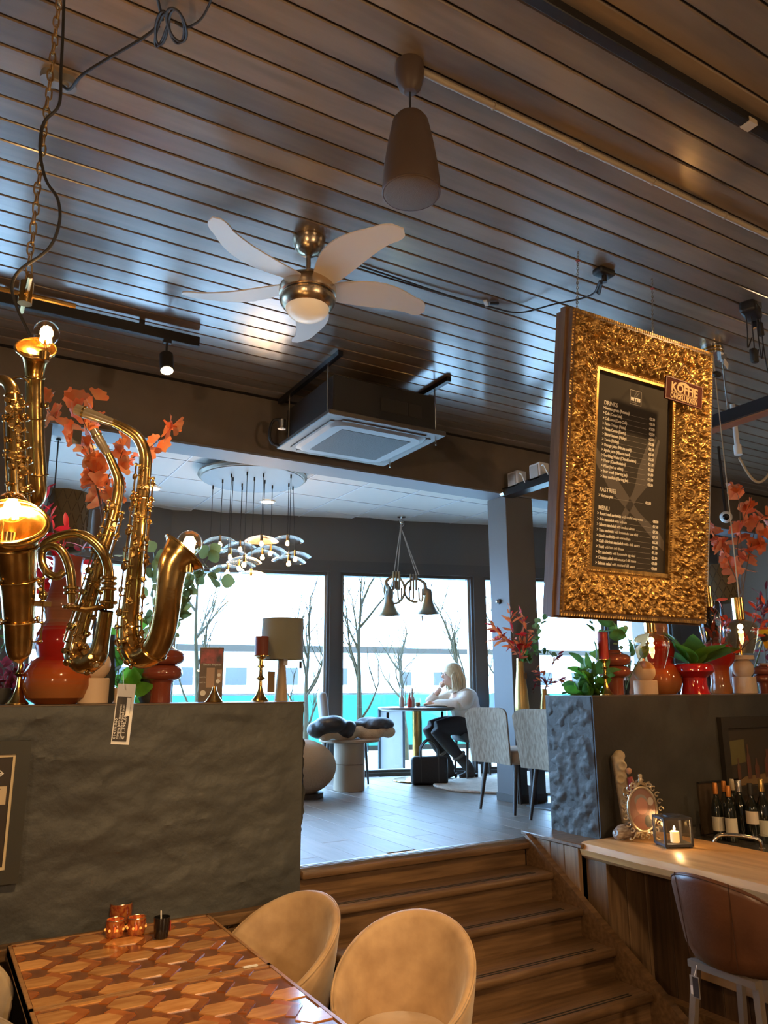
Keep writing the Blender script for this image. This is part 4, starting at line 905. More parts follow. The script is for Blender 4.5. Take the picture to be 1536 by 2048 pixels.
# eucalyptus at the right of the saxophones
b = Vector((xw(300,4.40), 4.40, LT))
plant('eucalyptus_branches', 'grey-green eucalyptus branches around the right saxophone bell', 'artificial plant', b, [[b+Vector((0,0,.28))]+[vd(x,y,4.25) for x,y in q] for q in (((330,1270),(365,1220),(400,1150),(440,1160)), ((320,1280),(350,1230),(375,1180),(385,1120)), ((305,1280),(270,1180),(245,1110)), ((310,1270),(305,1180),(310,1105)), ((325,1280),(345,1240),(360,1205)), ((335,1260),(380,1190),(410,1130),(420,1105)))], [L_round['leaf_eucalyptus']], 8, 13, (1.0,1.6), .0035, stem_g, jar(tall_jar, black_matte), t0=.35)
b = Vector((xw(238,4.42), 4.42, LT))
plant('leafy_plant', 'bright green leafy plant between the lamp base and the ring vase', 'plant', b, [[b+Vector((0,0,.05))]+[vd(x,y,4.2) for x,y in q] for q in (((235,1370),(222,1310)),((245,1370),(262,1340)),((235,1360),(240,1290)),((240,1380),(225,1370)),((248,1380),(275,1385)),((236,1350),(250,1260)))], [L_big['leaf_bright']], 9, 4, (.55,.85), .004, stem_g, jar([(.04,0),(.05,.05),(.05,.08)], beige), t0=.6)
t = thing('blue_bird', 'small blue clip-on decoration among the green leaves', 'decoration', vd(232,1338,4.1)); obj('body', ball(.018,(0,0,0),12,8,(1.9,.8,.6)), mat('clip_blue', (.10,.30,.65), .4), t, rot=(0,-.5,-.4)); obj('tail', leafmesh(.04,.014), mat('clip_blue', (.10,.30,.65), .4), t, (-.02,0,-.006), (0,0,1.9))
b = Vector((.20, 4.45, LT))
plant('left_foliage', 'green leaves at the far left edge behind the front bell', 'plant', b, [[b+Vector((0,0,.1))]+[vd(x,y,4.0) for x,y in q] for q in (((5,1300),(2,1240)),((-5,1300),(-12,1200)),((8,1290),(14,1210)))], [L_big['leaf_green']], 19, 4, (.5,.8), .004, stem_g, jar([(.04,0),(.05,.08),(.05,.1)], beige), t0=.5)

# --- right wall
candlestick('brass candlestick with a red candle in front of the brown ring vase', 1213, .24, .05, .045, (.034,.19,'red',(.30,.01,.015)), y=3.84, z=RTP)
ringvase('brown glazed vase of two stacked rings on the right wall', 1232, 3.98, RTP, 1.0, brown_gloss)
beige_lamp('beige lamp base, ball on cylinder, in front of the leftmost amber pendant', 1293, 3.90, RTP, .10, .083, .077)
beige_lamp('beige lamp base with a top disc at the right end of the wall', 1492, 3.90, RTP, .13, .088, .082, True)
gv2 = [(r_*.88,z_) for r_,z_ in ((.10,0),(.145,.03),(.165,.09),(.158,.15),(.13,.20),(.10,.235),(.112,.27),(.125,.32),(.118,.37),(.09,.42),(.078,.46),(.085,.50),(.07,.55),(.06,.58))]
vase('glass_vase', 'orange and red banded glass vase left of the red pot', 'vase', gv2, glass_band, xw(1338,4.02)-.05, 4.03, RTP)
vase('glass_vase', 'orange and red banded glass vase right of the red pot', 'vase', [(r_*.78,z_*.85) for r_,z_ in ((.10,0),(.11,.03),(.095,.10),(.092,.20),(.10,.24),(.145,.29),(.165,.34),(.165,.40),(.14,.45),(.10,.475),(.055,.50),(.048,.56))], glass_band, xw(1444,4.0), 4.0, RTP)
pt = thing('red_pot', 'glossy red waisted pot with fiddle leaf plant', 'plant pot', (xw(1392,3.88), 3.88, RTP))
obj('pot', lathe(shell([(.108,0),(.100,.02),(.088,.07),(.090,.12),(.12,.145),(.148,.165),(.150,.20),(.138,.218),(.12,.225)],.008), 44), red_gloss, pt)
obj('soil', disc(.11,.20,24), mat('soil', (.04,.025,.015), .9), pt)
rnd = random.Random(4); fid = mesh('leaf', leafmesh(.26,.17,.30,9,.18,.8), bright); fid2 = mesh('leaf', leafmesh(.26,.17,.30,9,.18,.8), green)
for k in range(11):
    a = 2*PI*k/11+rnd.uniform(-.2,.2); el = rnd.uniform(.45,1.25); d = Vector((math.cos(a)*math.cos(el), math.sin(a)*math.cos(el), math.sin(el)))
    link('leaf', rnd.choice((fid,fid2)), pt, (.03*math.cos(a),.03*math.sin(a),.22), orient(d, rnd, .25), rnd.uniform(.9,1.35))
ringvase('small brown ring vase cut off by the right picture edge', 1532, 3.86, RTP, .72, brown_gloss)
t = thing('pink_planter', 'pale pink planter behind the brown ring vase', 'planter', (xw(1262,4.08), 4.08, RTP)); obj('pot', lathe(shell([(.055,0),(.06,.02),(.062,.16),(.064,.17)]), 32), mat('pale_pink', (.62,.38,.30), .6), t); obj('rim', torus(.063,.004,32,6,(0,0,.168)), mat('pale_pink', (.62,.38,.30), .6), t)
b = Vector((xw(1180,4.06), 4.06, RTP))
plant('fiddle_leaf', 'dense dark green fiddle leaf shrub at the left end of the right wall', 'plant', b, [[b]+[vd(x,y,5.3) for x,y in q] for q in (((1178,1370),(1168,1330)),((1185,1370),(1190,1320)),((1165,1385),(1150,1365)),((1175,1375),(1178,1345)),((1160,1390),(1140,1388)),((1190,1380),(1205,1350)))], [L_big['leaf_green'], L_big['leaf_bright']], 11, 7, (.55,.8), .005, stem_g, jar([(.05,0),(.06,.03),(.06,.06)], black_matte), t0=.25)
b = Vector((xw(1250,4.10), 4.10, RTP))
plant('rubber_plant', 'upright green plant with oval leaves below the frame', 'plant', b, [[b]+[vd(x,y,5.5) for x,y in q] for q in (((1225,1330),(1195,1280),(1180,1235)), ((1240,1330),(1235,1280),(1225,1238)), ((1255,1340),(1262,1300),(1250,1260)),((1262,1350),(1290,1300),(1305,1270)))], [L_big['leaf_green'], L_round['leaf_eucalyptus']], 12, 9, (.5,.8), .005, stem_g, jar([(.05,0),(.06,.05),(.06,.10)], black_matte), t0=.3)
b = Vector((xw(1475,4.10), 4.10, RTP))
plant('coral_branches', 'coral-pink ginkgo branches beside the right edge of the gold frame', 'artificial flowers', b, [[b+Vector((0,0,.2))]+[vd(x,y,6.1) for x,y in q] for q in (((1485,1200),(1482,1100),(1478,1000),(1465,975)), ((1480,1200),(1460,1130),(1435,1080),(1420,1055)), ((1486,1180),(1500,1110),(1520,1080),(1540,1060)), ((1483,1180),(1475,1090),(1490,1030),(1500,1010)), ((1484,1190),(1510,1060),(1530,1030)), ((1483,1200),(1450,1110),(1440,1090)))], [L_fan['leaf_coral']], 13, 12, (1.2,1.9), .005, stem_b, jar([(.04,0),(.05,.02),(.045,.25),(.04,.36)], brown_gloss), 'petal', t0=.45)
b = Vector((xw(1420,4.12), 4.12, RTP))
plant('fiery_branches', 'fiery red-orange leaves behind the hanging pendants', 'artificial plant', b, [[b+Vector((0,0,.1))]+[vd(x,y,6.0) for x,y in q] for q in (((1440,1290),(1445,1220)),((1425,1280),(1430,1200)),((1500,1260),(1515,1200)),((1510,1270),(1530,1210)),((1450,1270),(1452,1240)))], [mesh('leaf', leafmesh(.07,.022,.2,5,.2), mat('leaf_fire', (.80,.10,.02), .5, col2=(.6,.05,.02), nscale=9, objrand=.2))], 14, 14, (.9,1.4), .004, stem_b, jar([(.04,0),(.05,.02),(.045,.2)], black_matte), t0=.35)
b = Vector((7.0, 4.6, .92))
plant('wine_branches', 'dusky wine-red branches in the dark corner at the right', 'artificial plant', b, [[b+Vector((0,0,.8))]+[vd(x,y,7.5) for x,y in q] for q in (((1525,1260),(1520,1190)),((1535,1260),(1532,1180)),((1530,1250),(1512,1210)))], [L_thin['leaf_wine']], 15, 16, (1.2,1.9), .005, stem_b, jar([(.12,0),(.15,.05),(.14,.7),(.10,.85)], black_matte), t0=.3)
t = thing('sunflower', 'yellow flower with dark centre at the right picture edge', 'artificial flower', vd(1530,1275,6.2)); t.location.z = RTP; t.location.y = 4.05
b0 = vd(1528,1275,6.2)-Vector(t.location); obj('stem', tube([(0,0,0), tuple(b0*.5), tuple(b0)], .006, 6), stem_g, t)
ye = mesh('petal', leafmesh(.10,.04,.1,5,.15), mat('petal_yellow', (.90,.55,.02), .5)); rnd = random.Random(2)
for k in range(14): link('petal', ye, t, b0, orient(_R*math.cos(k*.449)+_U*math.sin(k*.449)-_f*.15, rnd, .1), 1)
obj('flower_centre', ball(.035,b0,14,8), mat('seed_brown', (.05,.03,.015), .8), t)
t = thing('white_canvas', 'white framed canvas leaning behind the sunflower', 'picture', (xw(1535,4.13)+.1, 4.11, RTP)); obj('canvas', box(-.2,-.01,0,.25,.01,.24), white_p, t, smooth=False); obj('frame', join(box(-.21,-.014,0,-.2,.014,.25), box(-.21,-.014,.24,.26,.014,.25)), beige, t, smooth=False)
# ================================================================ THE RAISED ROOM
U = .9205
# --- cluster of glass dish lamps
cl = thing('dish_lamp_cluster', 'round metal ceiling disc with a cluster of clear glass dish lamps', 'pendant lamp', (2.42,6.52,ZT))
obj('ceiling_disc', lathe([(0,-.10),(.44,-.10),(.485,-.095),(.505,-.075),(.50,-.055),(.47,-.045),(0,-.045)], 64), mat('pewter', (.22,.19,.15), .4, .6), cl)
obj('disc_plate', disc(.47,-.1012,64), mat('disc_plate', (.20,.22,.23), .5, .3), cl)
for k in range(3): obj('suspension', cyl(.006,-.05,0,8,(.3*math.cos(2.1*k),.3*math.sin(2.1*k),0)), steel, cl)
cl0 = Vector((2.42,6.52,ZT))
dish_g = glass('dish_glass', (.94,.91,.86), .02, 1.45)
dish = mesh('glass_dish', lathe([(.012,.035),(.03,.030),(.065,.028),(.11,.012),(.15,-.012),(.168,-.028),(.170,-.026),(.15,-.007),(.11,.017)], 40), dish_g)
blb = mesh('bulb', join(ball(.022,(0,0,-.040),14,10), cyl(.011,-.022,.0,10)), emis('small_bulb', (1,.60,.22), 22))
cap_ = mesh('lamp_holder', cyl(.014,-.02,.05,12), brass)
for px, py, dd in ((440,1080,0),(480,1090,.25),(523,1078,-.2),(575,1078,.15),(460,1105,-.1),(478,1128,.1),(541,1098,.2),(590,1110,.25),(578,1118,-.2),(488,1120,-.3),(502,1148,-.15),(525,1106,.0),(420,1098,.2),(455,1136,-.25)):
    d = 6.95+dd; c = vd(px, py, d)-cl0
    top = Vector((max(-.42,min(.42,c.x)), max(-.40,min(.40,c.y)), -.10))
    s_ = link('glass_dish', dish, cl, c, (random.uniform(-.05,.05),random.uniform(-.05,.05),0), .9)
    link('lamp_holder', cap_, s_, (0,0,.0)); link('bulb', blb, s_, (0,0,-.01))
    obj('wire', tube([top, (c.x,c.y,c.z+.05)], .0035, 5), black, cl); obj('grip', cyl(.008,-.135,-.10,8,(top.x,top.y,0)), black, cl)
lamp('cluster_glow', 'POINT', vd(520,1125,6.9)-cl0, 14, size=.2, parent=cl)
for x, y_, lb in ((2.55,7.9,'round recessed downlight behind the dish lamp disc'), (1.35,6.9,'round recessed downlight above the right saxophone')):
    p = at(535 if x > 2 else 305, 1003 if x > 2 else 976, 2, ZT-.004); t = thing('downlight', lb, 'downlight', p)
    obj('ring', lathe([(.085,0),(.09,-.008),(.07,-.010),(.065,0)], 32), white_p, t); obj('lens', disc(.066,-.004,32), emis('downlight_lens', (1,.72,.42), 10), t)

# --- two french horns hung as lamps
ho = thing('horn_lamp', 'lamp of two old silver French horns hanging from cords by the window', 'pendant lamp', at(803,1033,2,ZT)); h0 = Vector(ho.location); HD = (h0-CAM).dot(_f)-.05
hm = mat('aged_silver', (.17,.17,.15), .35, .6, col2=(.30,.20,.08), nscale=6)
obj('hook', join(cyl(.05,-.01,0,24), stube([(0,0,-.01),(0,0,-.05),(.03,0,-.09),(0,0,-.13),(-.02,0,-.12)], .009, 6, 8), ball(.03,(0,0,-.07),14,8)), steel, ho)
def hp(pts): return [vd(x,y,HD+dz)-h0 for x,y,dz in pts]
for q in ((802,1048,788,1148),(803,1048,795,1148),(804,1060,833,1150),(804,1060,838,1150)): obj('cord', tube(hp(((q[0],q[1],0),(q[2],q[3],0))), .006, 6), mat('grey_cord', (.35,.33,.30), .7), ho)
def horn(cx, cy, rx, ry, bx, by, sx, dz, lb):
    u = HD/FPX
    P_ = [(cx+rx*math.cos(a)*sx, cy-ry*math.sin(a), dz+.06*math.cos(a)) for a in [PI*1.55-k*2*PI*.92/22 for k in range(23)]]
    b_ = obj('horn', join(stube(hp(P_), [.013+.004*(k/22) for k in range(23)], 3, 10)), hm, ho, label=lb)
    bell = [(cx+rx*.35*sx,cy-ry*.95,dz),(cx+rx*.85*sx,cy-ry*.55,dz),(bx-6*sx,cy+ry*.3,dz),(bx,by-45,dz),(bx,by-25,dz),(bx,by-8,dz),(bx,by-1,dz)]
    obj('bell', stube(hp(bell), [.014,.022,.034,.045,.062,.105,.155], 6, 28, cap=False), hm, b_)
    for k in (-7,0,7):
        obj('valve', tube(hp(((cx+k*.8-4*sx,cy-ry-10,dz-.03),(cx+k*.8-4*sx,cy-ry*.0,dz-.03))), .013, 10), hm, b_)
    obj('slide', join(stube(hp(((cx-12,cy-8,dz-.04),(cx-12,cy+16,dz-.04),(cx-7,cy+20,dz-.04),(cx-4,cy+14,dz-.04),(cx-4,cy-8,dz-.04))), .010, 5, 8), stube(hp(((cx+6,cy-6,dz-.04),(cx+8,cy+18,dz-.04),(cx+13,cy+20,dz-.04),(cx+14,cy-4,dz-.04))), .010, 5, 8)), hm, b_)
horn(789,1180,20,27,778,1230,-1,0,'left French horn of the lamp'); horn(831,1181,22,23,856,1227,1,.1,'right French horn of the lamp')
obj('plug_box', tube(hp(((844,1231,0),(845,1242,0))), .010, 8), mat('grey_cord', (.35,.33,.30), .7), ho)
obj('price_tag', cbox(hp(((793,1170,-.12),))[0],(.05,.004,.10)), mat('tag_brown', (.20,.13,.06), .5), ho, smooth=False)

# --- round dining table by the window
rt = thing('round_table', 'round dark dining table on a brass column by the window', 'table', (4.66,7.22,U))
obj('top', lathe([(0,.73),(.38,.73),(.42,.745),(.425,.757),(.42,.765),(0,.765)], 56), mat('table_dark', (.10,.07,.05), .3), rt)
obj('column', cyl(.052,.015,.735,32), brass, rt); obj('base_plate', lathe([(0,0),(.265,0),(.27,.006),(.265,.014),(.06,.02),(0,.02)], 56), brass, rt)
for x, lb in ((-.40,0),(.30,1)): obj('swing_tag', cbox((x,-.05,.68),(.03,.004,.07)), black_matte, rt, smooth=False)
tz = U+.7655
def on_table(name, lb, cat, px, d): p = at(px, 1415, 2, tz); return thing(name, lb, cat, (4.66+(px-822)*.0052, 7.22-.04+d, tz))
t = on_table('sauce_bottle', 'small red sauce bottle on the round table', 'bottle', 793, -.05); obj('bottle', lathe([(0,0),(.025,0),(.026,.07),(.012,.10),(.010,.13),(0,.13)],18), mat('sauce_red', (.55,.05,.03), .3), t); obj('cap', cyl(.013,.13,.155,14), white_p, t)
for px, d_, lb in ((786,.05,'clear pepper mill left of the sauce bottle'),(806,.0,'tall clear oil bottle on the round table')):
    t = on_table('glass_bottle', lb, 'bottle', px, d_); obj('bottle', lathe([(0,0),(.028,0),(.029,.09),(.014,.12),(.012,.17),(0,.17)],18), mat('bottle_grey', (.35,.36,.35), .15), t); obj('cap', cyl(.014,.17,.20,14), steel, t)
t = on_table('drinking_glass', 'short drinking glass on the round table', 'glass', 822, .02); obj('glass', lathe(shell([(.028,0),(.033,.09)],.003),20), glass('clear_glass'), t); obj('drink', cyl(.027,.005,.05,18), mat('tea', (.30,.16,.06), .3), t)
t = on_table('plate', 'stack of pale plates in front of the woman', 'plate', 850, -.10); obj('plate', lathe([(0,0),(.07,0),(.13,.015),(.132,.018),(.07,.006),(0,.006)],36), white_p, t); obj('bread', ball(.10,(0,0,.012),18,8,(1,.9,.16)), mat('bread', (.62,.42,.24), .8), t)
t = on_table('dark_tray', 'flat dark tray under the plates', 'tray', 846, -.08); obj('tray', lathe([(0,-.0),(.17,0),(.175,.006),(0,.004)],36), black_matte, t); obj('rim', torus(.173,.004,36,6,(0,0,.006)), black_matte, t)

# --- chairs
def slab(w, d, h, b): return cbox((0,0,0),(w,d,h),b,4)
tweed = mat('grey_tweed', (.22,.175,.125), .9, col2=(.36,.30,.225), nscale=70, stretch=(1,1,.25), detail=2)
leg_m = mat('dark_legs', (.035,.028,.024), .45)
def tweed_chair(lb, x, y, rz):
    t = thing('tweed_chair', lb, 'chair', (x,y,U), rz, group='grey tweed chairs')
    def bk(u, v, s):                      # gently curved back shell
        a = (u-.5)*1.35; R_ = .40; w_ = (.90+.10*v)
        return (R_*math.sin(a)*w_, -.20-(R_*math.cos(a)-R_)*.55*-1 - s*.045 + .02 - .05*v, .38+.43*v*(1-.10*(2*abs(u-.5))**5))
    def back():
        n, m2 = 14, 10; V = []; F = []
        for s in (0, 1):
            for j in range(m2+1):
                for i in range(n+1):
                    u, v = i/n, j/m2; ed = min(1, min(u,1-u)*9, (1-v)*7); k = .35+.65*ed; V.append(bk(u, v-(0 if 0 < i < n or j < m2-1 else .03), .5+(s-.5)*k))
        q = n+1; o = (m2+1)*q
        for j in range(m2):
            for i in range(n): a = j*q+i; F += [(a,a+1,a+q+1,a+q), (o+a,o+a+q,o+a+q+1,o+a+1)]
        for i in range(n): F += [(i,o+i,o+i+1,i+1), (m2*q+i,m2*q+i+1,o+m2*q+i+1,o+m2*q+i)]
        for j in range(m2): F += [(j*q,(j+1)*q,o+(j+1)*q,o+j*q), (j*q+n,o+j*q+n,o+(j+1)*q+n,(j+1)*q+n)]
        return V, F
    obj('backrest', back(), tweed, t, ang=70); obj('seat', tr(slab(.46,.46,.11,.04), (0,.03,.43)), mat('beige_velvet', (.46,.34,.24), .8), t)
    for sx in (-1, 1):
        obj('leg', tube([(sx*.17,-.15,.40),(sx*.20,-.21,.01)], [.020,.012], 10), leg_m, t); obj('leg', tube([(sx*.18,.20,.40),(sx*.21,.25,.01)], [.020,.012], 10), leg_m, t)
    obj('price_tag', cbox((-.16,-.24,.31),(.032,.003,.10)), mat('tag_clear', (.72,.70,.66), .35), t, smooth=False)
    return t
c1 = tweed_chair('grey tweed dining chair with its back to the stairs, left of two', 4.20, 5.05, -PI/2+.06)
dup(c1, (4.17,4.41,U), -PI/2-.05, 'grey tweed dining chair half hidden by the blue rough wall')
# table behind them with vases
dt = thing('dark_table', 'dark dining table behind the tweed chairs with vases on it', 'table', (4.90,4.76,U), PI/2)
obj('top', cbox((0,0,.70),(1.10,.80,.03),.005), mat('walnut', (.20,.11,.06), .4), dt); 
for sx in (-1,1):
    for sy in (-1,1): obj('leg', cbox((sx*.50,sy*.34,.3425),(.05,.05,.685)), leg_m, dt, smooth=False)
gvp = at(1048, 1437, 2, U+.756); 
def gold_vase(lb, px, h, r, d):
    p = vd(px, 1437, d); p.z = U+.7155; t = thing('gold_vase', lb, 'vase', p); obj('body', lathe(shell([(r*.62,0),(r*.95,.03*h/.4),(r,h*.18),(r*.86,h*.45),(r*.55,h*.8),(r*.48,h)]), 32), mat('gold_leaf', (.62,.44,.16), .35, .6), t); obj('price_tag', cbox((.015,-r*.75,h*.70),(.03,.003,.05)), mat('tag_brown', (.20,.13,.06), .5), t, smooth=False); return t
g1_ = gold_vase('tall gold vase with red autumn branches in front of the pillar', 1045, .50, .062, 6.5); g2_ = gold_vase('smaller gold vase next to the blue rough wall', 1091, .24, .045, 6.55)
def topof(o, h): return Vector(o.location)+Vector((0,0,h))
b = topof(g1_, .48)
plant('autumn_branches', 'red and orange autumn branches in the tall gold vase', 'artificial flowers', b, [[b]+[vd(x,y,6.45+dd) for x,y,dd in q] for q in (((1035,1310,0),(1025,1260,.0),(1020,1220,0)), ((1040,1310,0),(1045,1260,0),(1042,1225,.05)), ((1030,1300,.05),(1005,1270,.05),(985,1250,.1)), ((1030,1300,-.05),(1010,1280,-.05),(988,1280,0)), ((1045,1310,0),(1055,1280,-.05),(1050,1240,-.1)), ((1038,1320,0),(1042,1300,0),(1048,1292,0)))], [L_thin['leaf_coral'], L_thin['leaf_red'], L_thin['leaf_coral']], 21, 20, (.9,1.5), .004, stem_b, None, t0=.4)
plant('green_sprigs', 'dark green eucalyptus sprigs leaning right out of the gold vase', 'artificial plant', b, [[b]+[vd(x,y,6.5) for x,y in q] for q in (((1060,1300),(1075,1260),(1085,1240)), ((1060,1310),(1085,1300),(1102,1305)), ((1050,1320),(1055,1312)))], [L_round['leaf_eucalyptus'], L_round['leaf_green']], 22, 9, (1.0,1.5), .0035, stem_g, None, t0=.4)
b = topof(g2_, .22)
plant('red_sprigs', 'thin red leafy sprigs in the smaller gold vase', 'artificial plant', b, [[b]+[vd(x,y,6.5) for x,y in q] for q in (((1092,1370),(1085,1350),(1072,1340)), ((1094,1365),(1105,1330),(1115,1310)), ((1095,1370),(1115,1360),(1130,1365)), ((1093,1370),(1075,1362),(1065,1385)))], [L_thin['leaf_coral'], L_thin['leaf_wine']], 23, 12, (.7,1.2), .003, stem_b, None, t0=.3)
# rug
rp = [((1.0+.012*math.sin(9*a))*math.cos(a)*1.15, (1.0+.012*math.cos(7*a))*math.sin(a)*.75) for a in [2*PI*k/128 for k in range(128)]]
rg = thing('round_rug', 'pale woolly round rug under the chairs', 'rug', (5.57,6.2,U), -.4); obj('pile', prism(rp, 0, .022), mat('wool', (.62,.55,.46), .95, col2=(.50,.43,.35), nscale=20, bump=.8, bscale=90), rg); obj('edge', tube([(x,y,.010) for x,y in rp], .012, 6, closed=True), mat('wool', (.62,.55,.46), .95), rg)
t = thing('dark_mat', 'dark grey rug beside the round rug', 'rug', (5.0,4.75,U), 0); obj('weave', box(-.55,-.45,0,.55,.45,.008), mat('dark_weave', (.10,.12,.14), .9, bump=.5, bscale=200), t, smooth=False); obj('edge', join(box(-.56,-.46,0,-.55,.46,.010), box(.55,-.46,0,.56,.46,.010)), dark_paint, t, smooth=False)

# --- pedestal with coats, armchair, dark chair
pd_ = thing('pedestal_table', 'beige round pedestal side table carrying coats', 'side table', (3.67,6.92,U)); obj('drum', join(cyl(.152,0,.245,44,b=.003), cyl(.152,.248,.455,44,b=.003)), mat('greige', (.38,.29,.20), .6), pd_); obj('top', cyl(.30,.455,.485,48,b=.008), mat('greige', (.38,.29,.20), .6), pd_)
ar = thing('boucle_armchair', 'rounded beige armchair cut off by the left wall end', 'armchair', (3.04,6.75,U)); obj('shell', remesh(join(ball(.36,(0,0,.26),28,16,(1,1,.70)), ball(.26,(-.16,0,.40),24,14,(1,1,.6))), .025, 6), mat('boucle', (.38,.29,.20), .95, bump=.6, bscale=60), ar); obj('plinth', cyl(.24,0,.04,32), leg_m, ar)
dc = thing('grey_chair', 'grey upholstered chair standing against the window behind the pedestal', 'chair', (3.88,7.42,U), 1.2)
obj('seat', tr(slab(.46,.46,.09,.035), (0,0,.46)), mat('grey_velvet', (.26,.25,.24), .8), dc); obj('backrest', tr(slab(.44,.08,.42,.036), (0,.23,.72), (-.12,0,0)), mat('grey_velvet', (.26,.25,.24), .8), dc)
for sx in (-1,1):
    for sy in (-1,1): obj('leg', tube([(sx*.19,sy*.19,.42),(sx*.22,sy*.22,.01)], [.018,.010], 8), leg_m, dc)
for k, x in enumerate((-.05,.10)): obj('swing_tag', cbox((x,-.24,.36-.02*k),(.06,.004,.09)), black_matte, dc, smooth=False)
def lumps(seed, n, bx, r, flat=.6):
    rnd = random.Random(seed); return join(*[ball(r*rnd.uniform(.7,1.2), (rnd.uniform(-1,1)*bx[0], rnd.uniform(-1,1)*bx[1], bx[2]+rnd.uniform(0,1)*bx[3]), 14, 10, (rnd.uniform(1,1.5), rnd.uniform(.9,1.3), flat)) for _ in range(n)])
ct_ = thing('navy_coat', 'dark padded coat with pale fur trim thrown on the pedestal', 'coat', (3.70,6.90,U+.486))
obj('cloth', remesh(lumps(3, 12, (.26,.12,.07,.07), .11), .014, 5), mat('padded_nylon', (.032,.036,.045), .6, bump=.8, bscale=22), ct_)
obj('fur_trim', remesh(join(*[ball(.066,(-.36+.075*k,-.12-.03*math.sin(k*.9),.05+.02*math.sin(k*1.7)),12,8,(1.2,1,.9)) for k in range(10)]), .012, 2), mat('fur', (.55,.42,.28), .95, bump=1, bscale=140), ct_)
ct2 = thing('black_jacket', 'black shiny jacket spilling over the left of the pedestal', 'jacket', (3.40,6.80,U+.487)); obj('cloth', remesh(lumps(8, 9, (.17,.10,.05,.10), .09, .8), .014, 4), mat('shiny_black', (.016,.016,.018), .45, bump=.7, bscale=20), ct2); obj('hood', remesh(lumps(9, 4, (.06,.06,.08,.05), .06, .8), .012, 4), mat('shiny_black', (.016,.016,.018), .25), ct2)
# --- the woman's chair
wc = thing('blue_chair', 'blue ribbed dining chair on which the woman sits', 'chair', (5.36,7.06,U), PI/2-.30)
obj('seat', tr(slab(.48,.48,.10,.04), (0,0,.44)), mat('charcoal_velvet', (.05,.045,.042), .8), wc)
bkb = obj('backrest', tr(slab(.50,.07,.42,.034), (0,-.26,.70), (.12,0,0)), mat('blue_velvet', (.16,.24,.42), .7), wc)
for k in range(7): obj('rib', tube([(-.20+.067*k,-.225,.52),(-.20+.067*k,-.27,.88)], .014, 8), mat('blue_velvet', (.16,.24,.42), .7), bkb)
for sx in (-1,1):
    for sy in (-1,1): obj('leg', tube([(sx*.19,sy*.19,.40),(sx*.21,sy*.21,.01)], [.018,.011], 8), leg_m, wc)
# --- black bag on the floor
bg_ = thing('handbag', 'black handbag standing on the floor beside the brass column', 'bag', (4.57,6.86,U), -.52)
obj('body', tr(cbox((0,0,.14),(.38,.16,.28),.04,4)), mat('bag_leather', (.012,.011,.011), .45, bump=.3, bscale=40), bg_)
for sy in (-.07,.07): obj('handle', stube([(-.09,sy,.26),(-.085,sy,.36),(-.03,sy,.43),(.03,sy,.43),(.085,sy,.36),(.09,sy,.26)], .009, 6, 8), mat('bag_leather', (.012,.011,.011), .45), bg_)

for x in (-.09,.09): obj('seam', box(x,-.083,.03,x+.004,-.079,.26), mat('bag_seam', (.10,.09,.08), .5), bg_, smooth=False)

# --- small ceiling and pillar devices
t = thing('dome_sensor', 'small shiny dome sensor on the left face of the pillar', 'sensor', at(998,1203,0,4.462)); obj('dome', ball(.022,(-.012,0,0),20,12), mat('chrome_dome', (.75,.80,.85), .08, 1), t); obj('mount', tr(cyl(.026,-.004,.006,20), rot=(0,PI/2,0)), black, t)
t = thing('dome_camera', 'white dome camera with black eye behind the coral branches', 'camera', vd(1452,1034,7.0)); obj('housing', ball(.055,(0,0,0),24,14), white_p, t); obj('eye', ball(.034,tuple((CAM-Vector(t.location)).normalized()*.030),18,12), mat('camera_eye', (.01,.01,.012), .1), t); obj('stalk', cyl(.012,.04,4.09-t.location.z,10), black, t)
t = thing('swag_cable', 'pale cable swagged below the boards behind the coral branches', 'cable', vd(1476,905,6.0)); z0_ = Vector(t.location)
obj('anchor', join(cyl(.03,-.02,.06,14), cyl(.02,.06,max(.08,4.09-t.location.z),10)), white_p, t); obj('cable', stube([vd(x,y,6.0)-z0_ for x,y in ((1478,915),(1495,945),(1510,962),(1525,962),(1545,940))], .010, 6, 8), mat('cord_beige', (.45,.36,.24), .7), t)
t = thing('hanging_rod', 'thin dark rod hanging under the tile ceiling behind the saxophones', 'rod', vd(117,880,6.2)); z0_ = Vector(t.location); obj('rod', tube([(0,0,0), tuple(vd(109,978,6.2)-z0_)], .006, 8), black, t); obj('ceiling_plate', cyl(.02,-.005,.01,14), black, t); t.location = (z0_.x, z0_.y, z0_.z)
# ================================================================ THE WOMAN AT THE WINDOW TABLE
pw = thing('person', 'person with blond bob in a cream sweater and black boots, chin resting on a hand', 'person', (5.25,7.10,U), math.radians(166))
skin = mat('skin', (.62,.36,.25), .5, sub=.1); knit = mat('cream_knit', (.72,.62,.52), .9, bump=.5, bscale=90); denim = mat('black_denim', (.022,.020,.022), .8); bootm = mat('boot_suede', (.030,.024,.020), .7)
def limb(pts, rs, n=5): return stube(pts, rs, n, 14)
Lsh, Lel, Lwr = (.06,.185,.885), (.20,.255,.79), (.44,.08,.80)
Rsh, Rel, Rwr = (.08,-.175,.90), (.40,-.15,.80), (.285,-.055,.965)
head = join(ball(.098,(.175,0,1.105),24,18,(1.02,.80,1.18)), ball(.060,(.215,0,1.045),18,12,(1.0,.78,.9)), ball(.022,(.252,0,1.015),12,8), ball(.018,(.283,0,1.085),12,8,(1,.7,.9)), limb([(.275,0,1.12),(.290,0,1.088)],[.010,.014]), limb([(.10,0,.93),(.13,0,1.0),(.16,0,1.06)],[.062,.055,.055]))
torso = join(limb([(-.02,0,.50),(.0,0,.62),(.02,0,.74),(.06,0,.86),(.09,0,.93)],[.155,.160,.150,.160,.10]), limb([(.06,.15,.88),(.06,-.15,.88)],[.075,.075]))
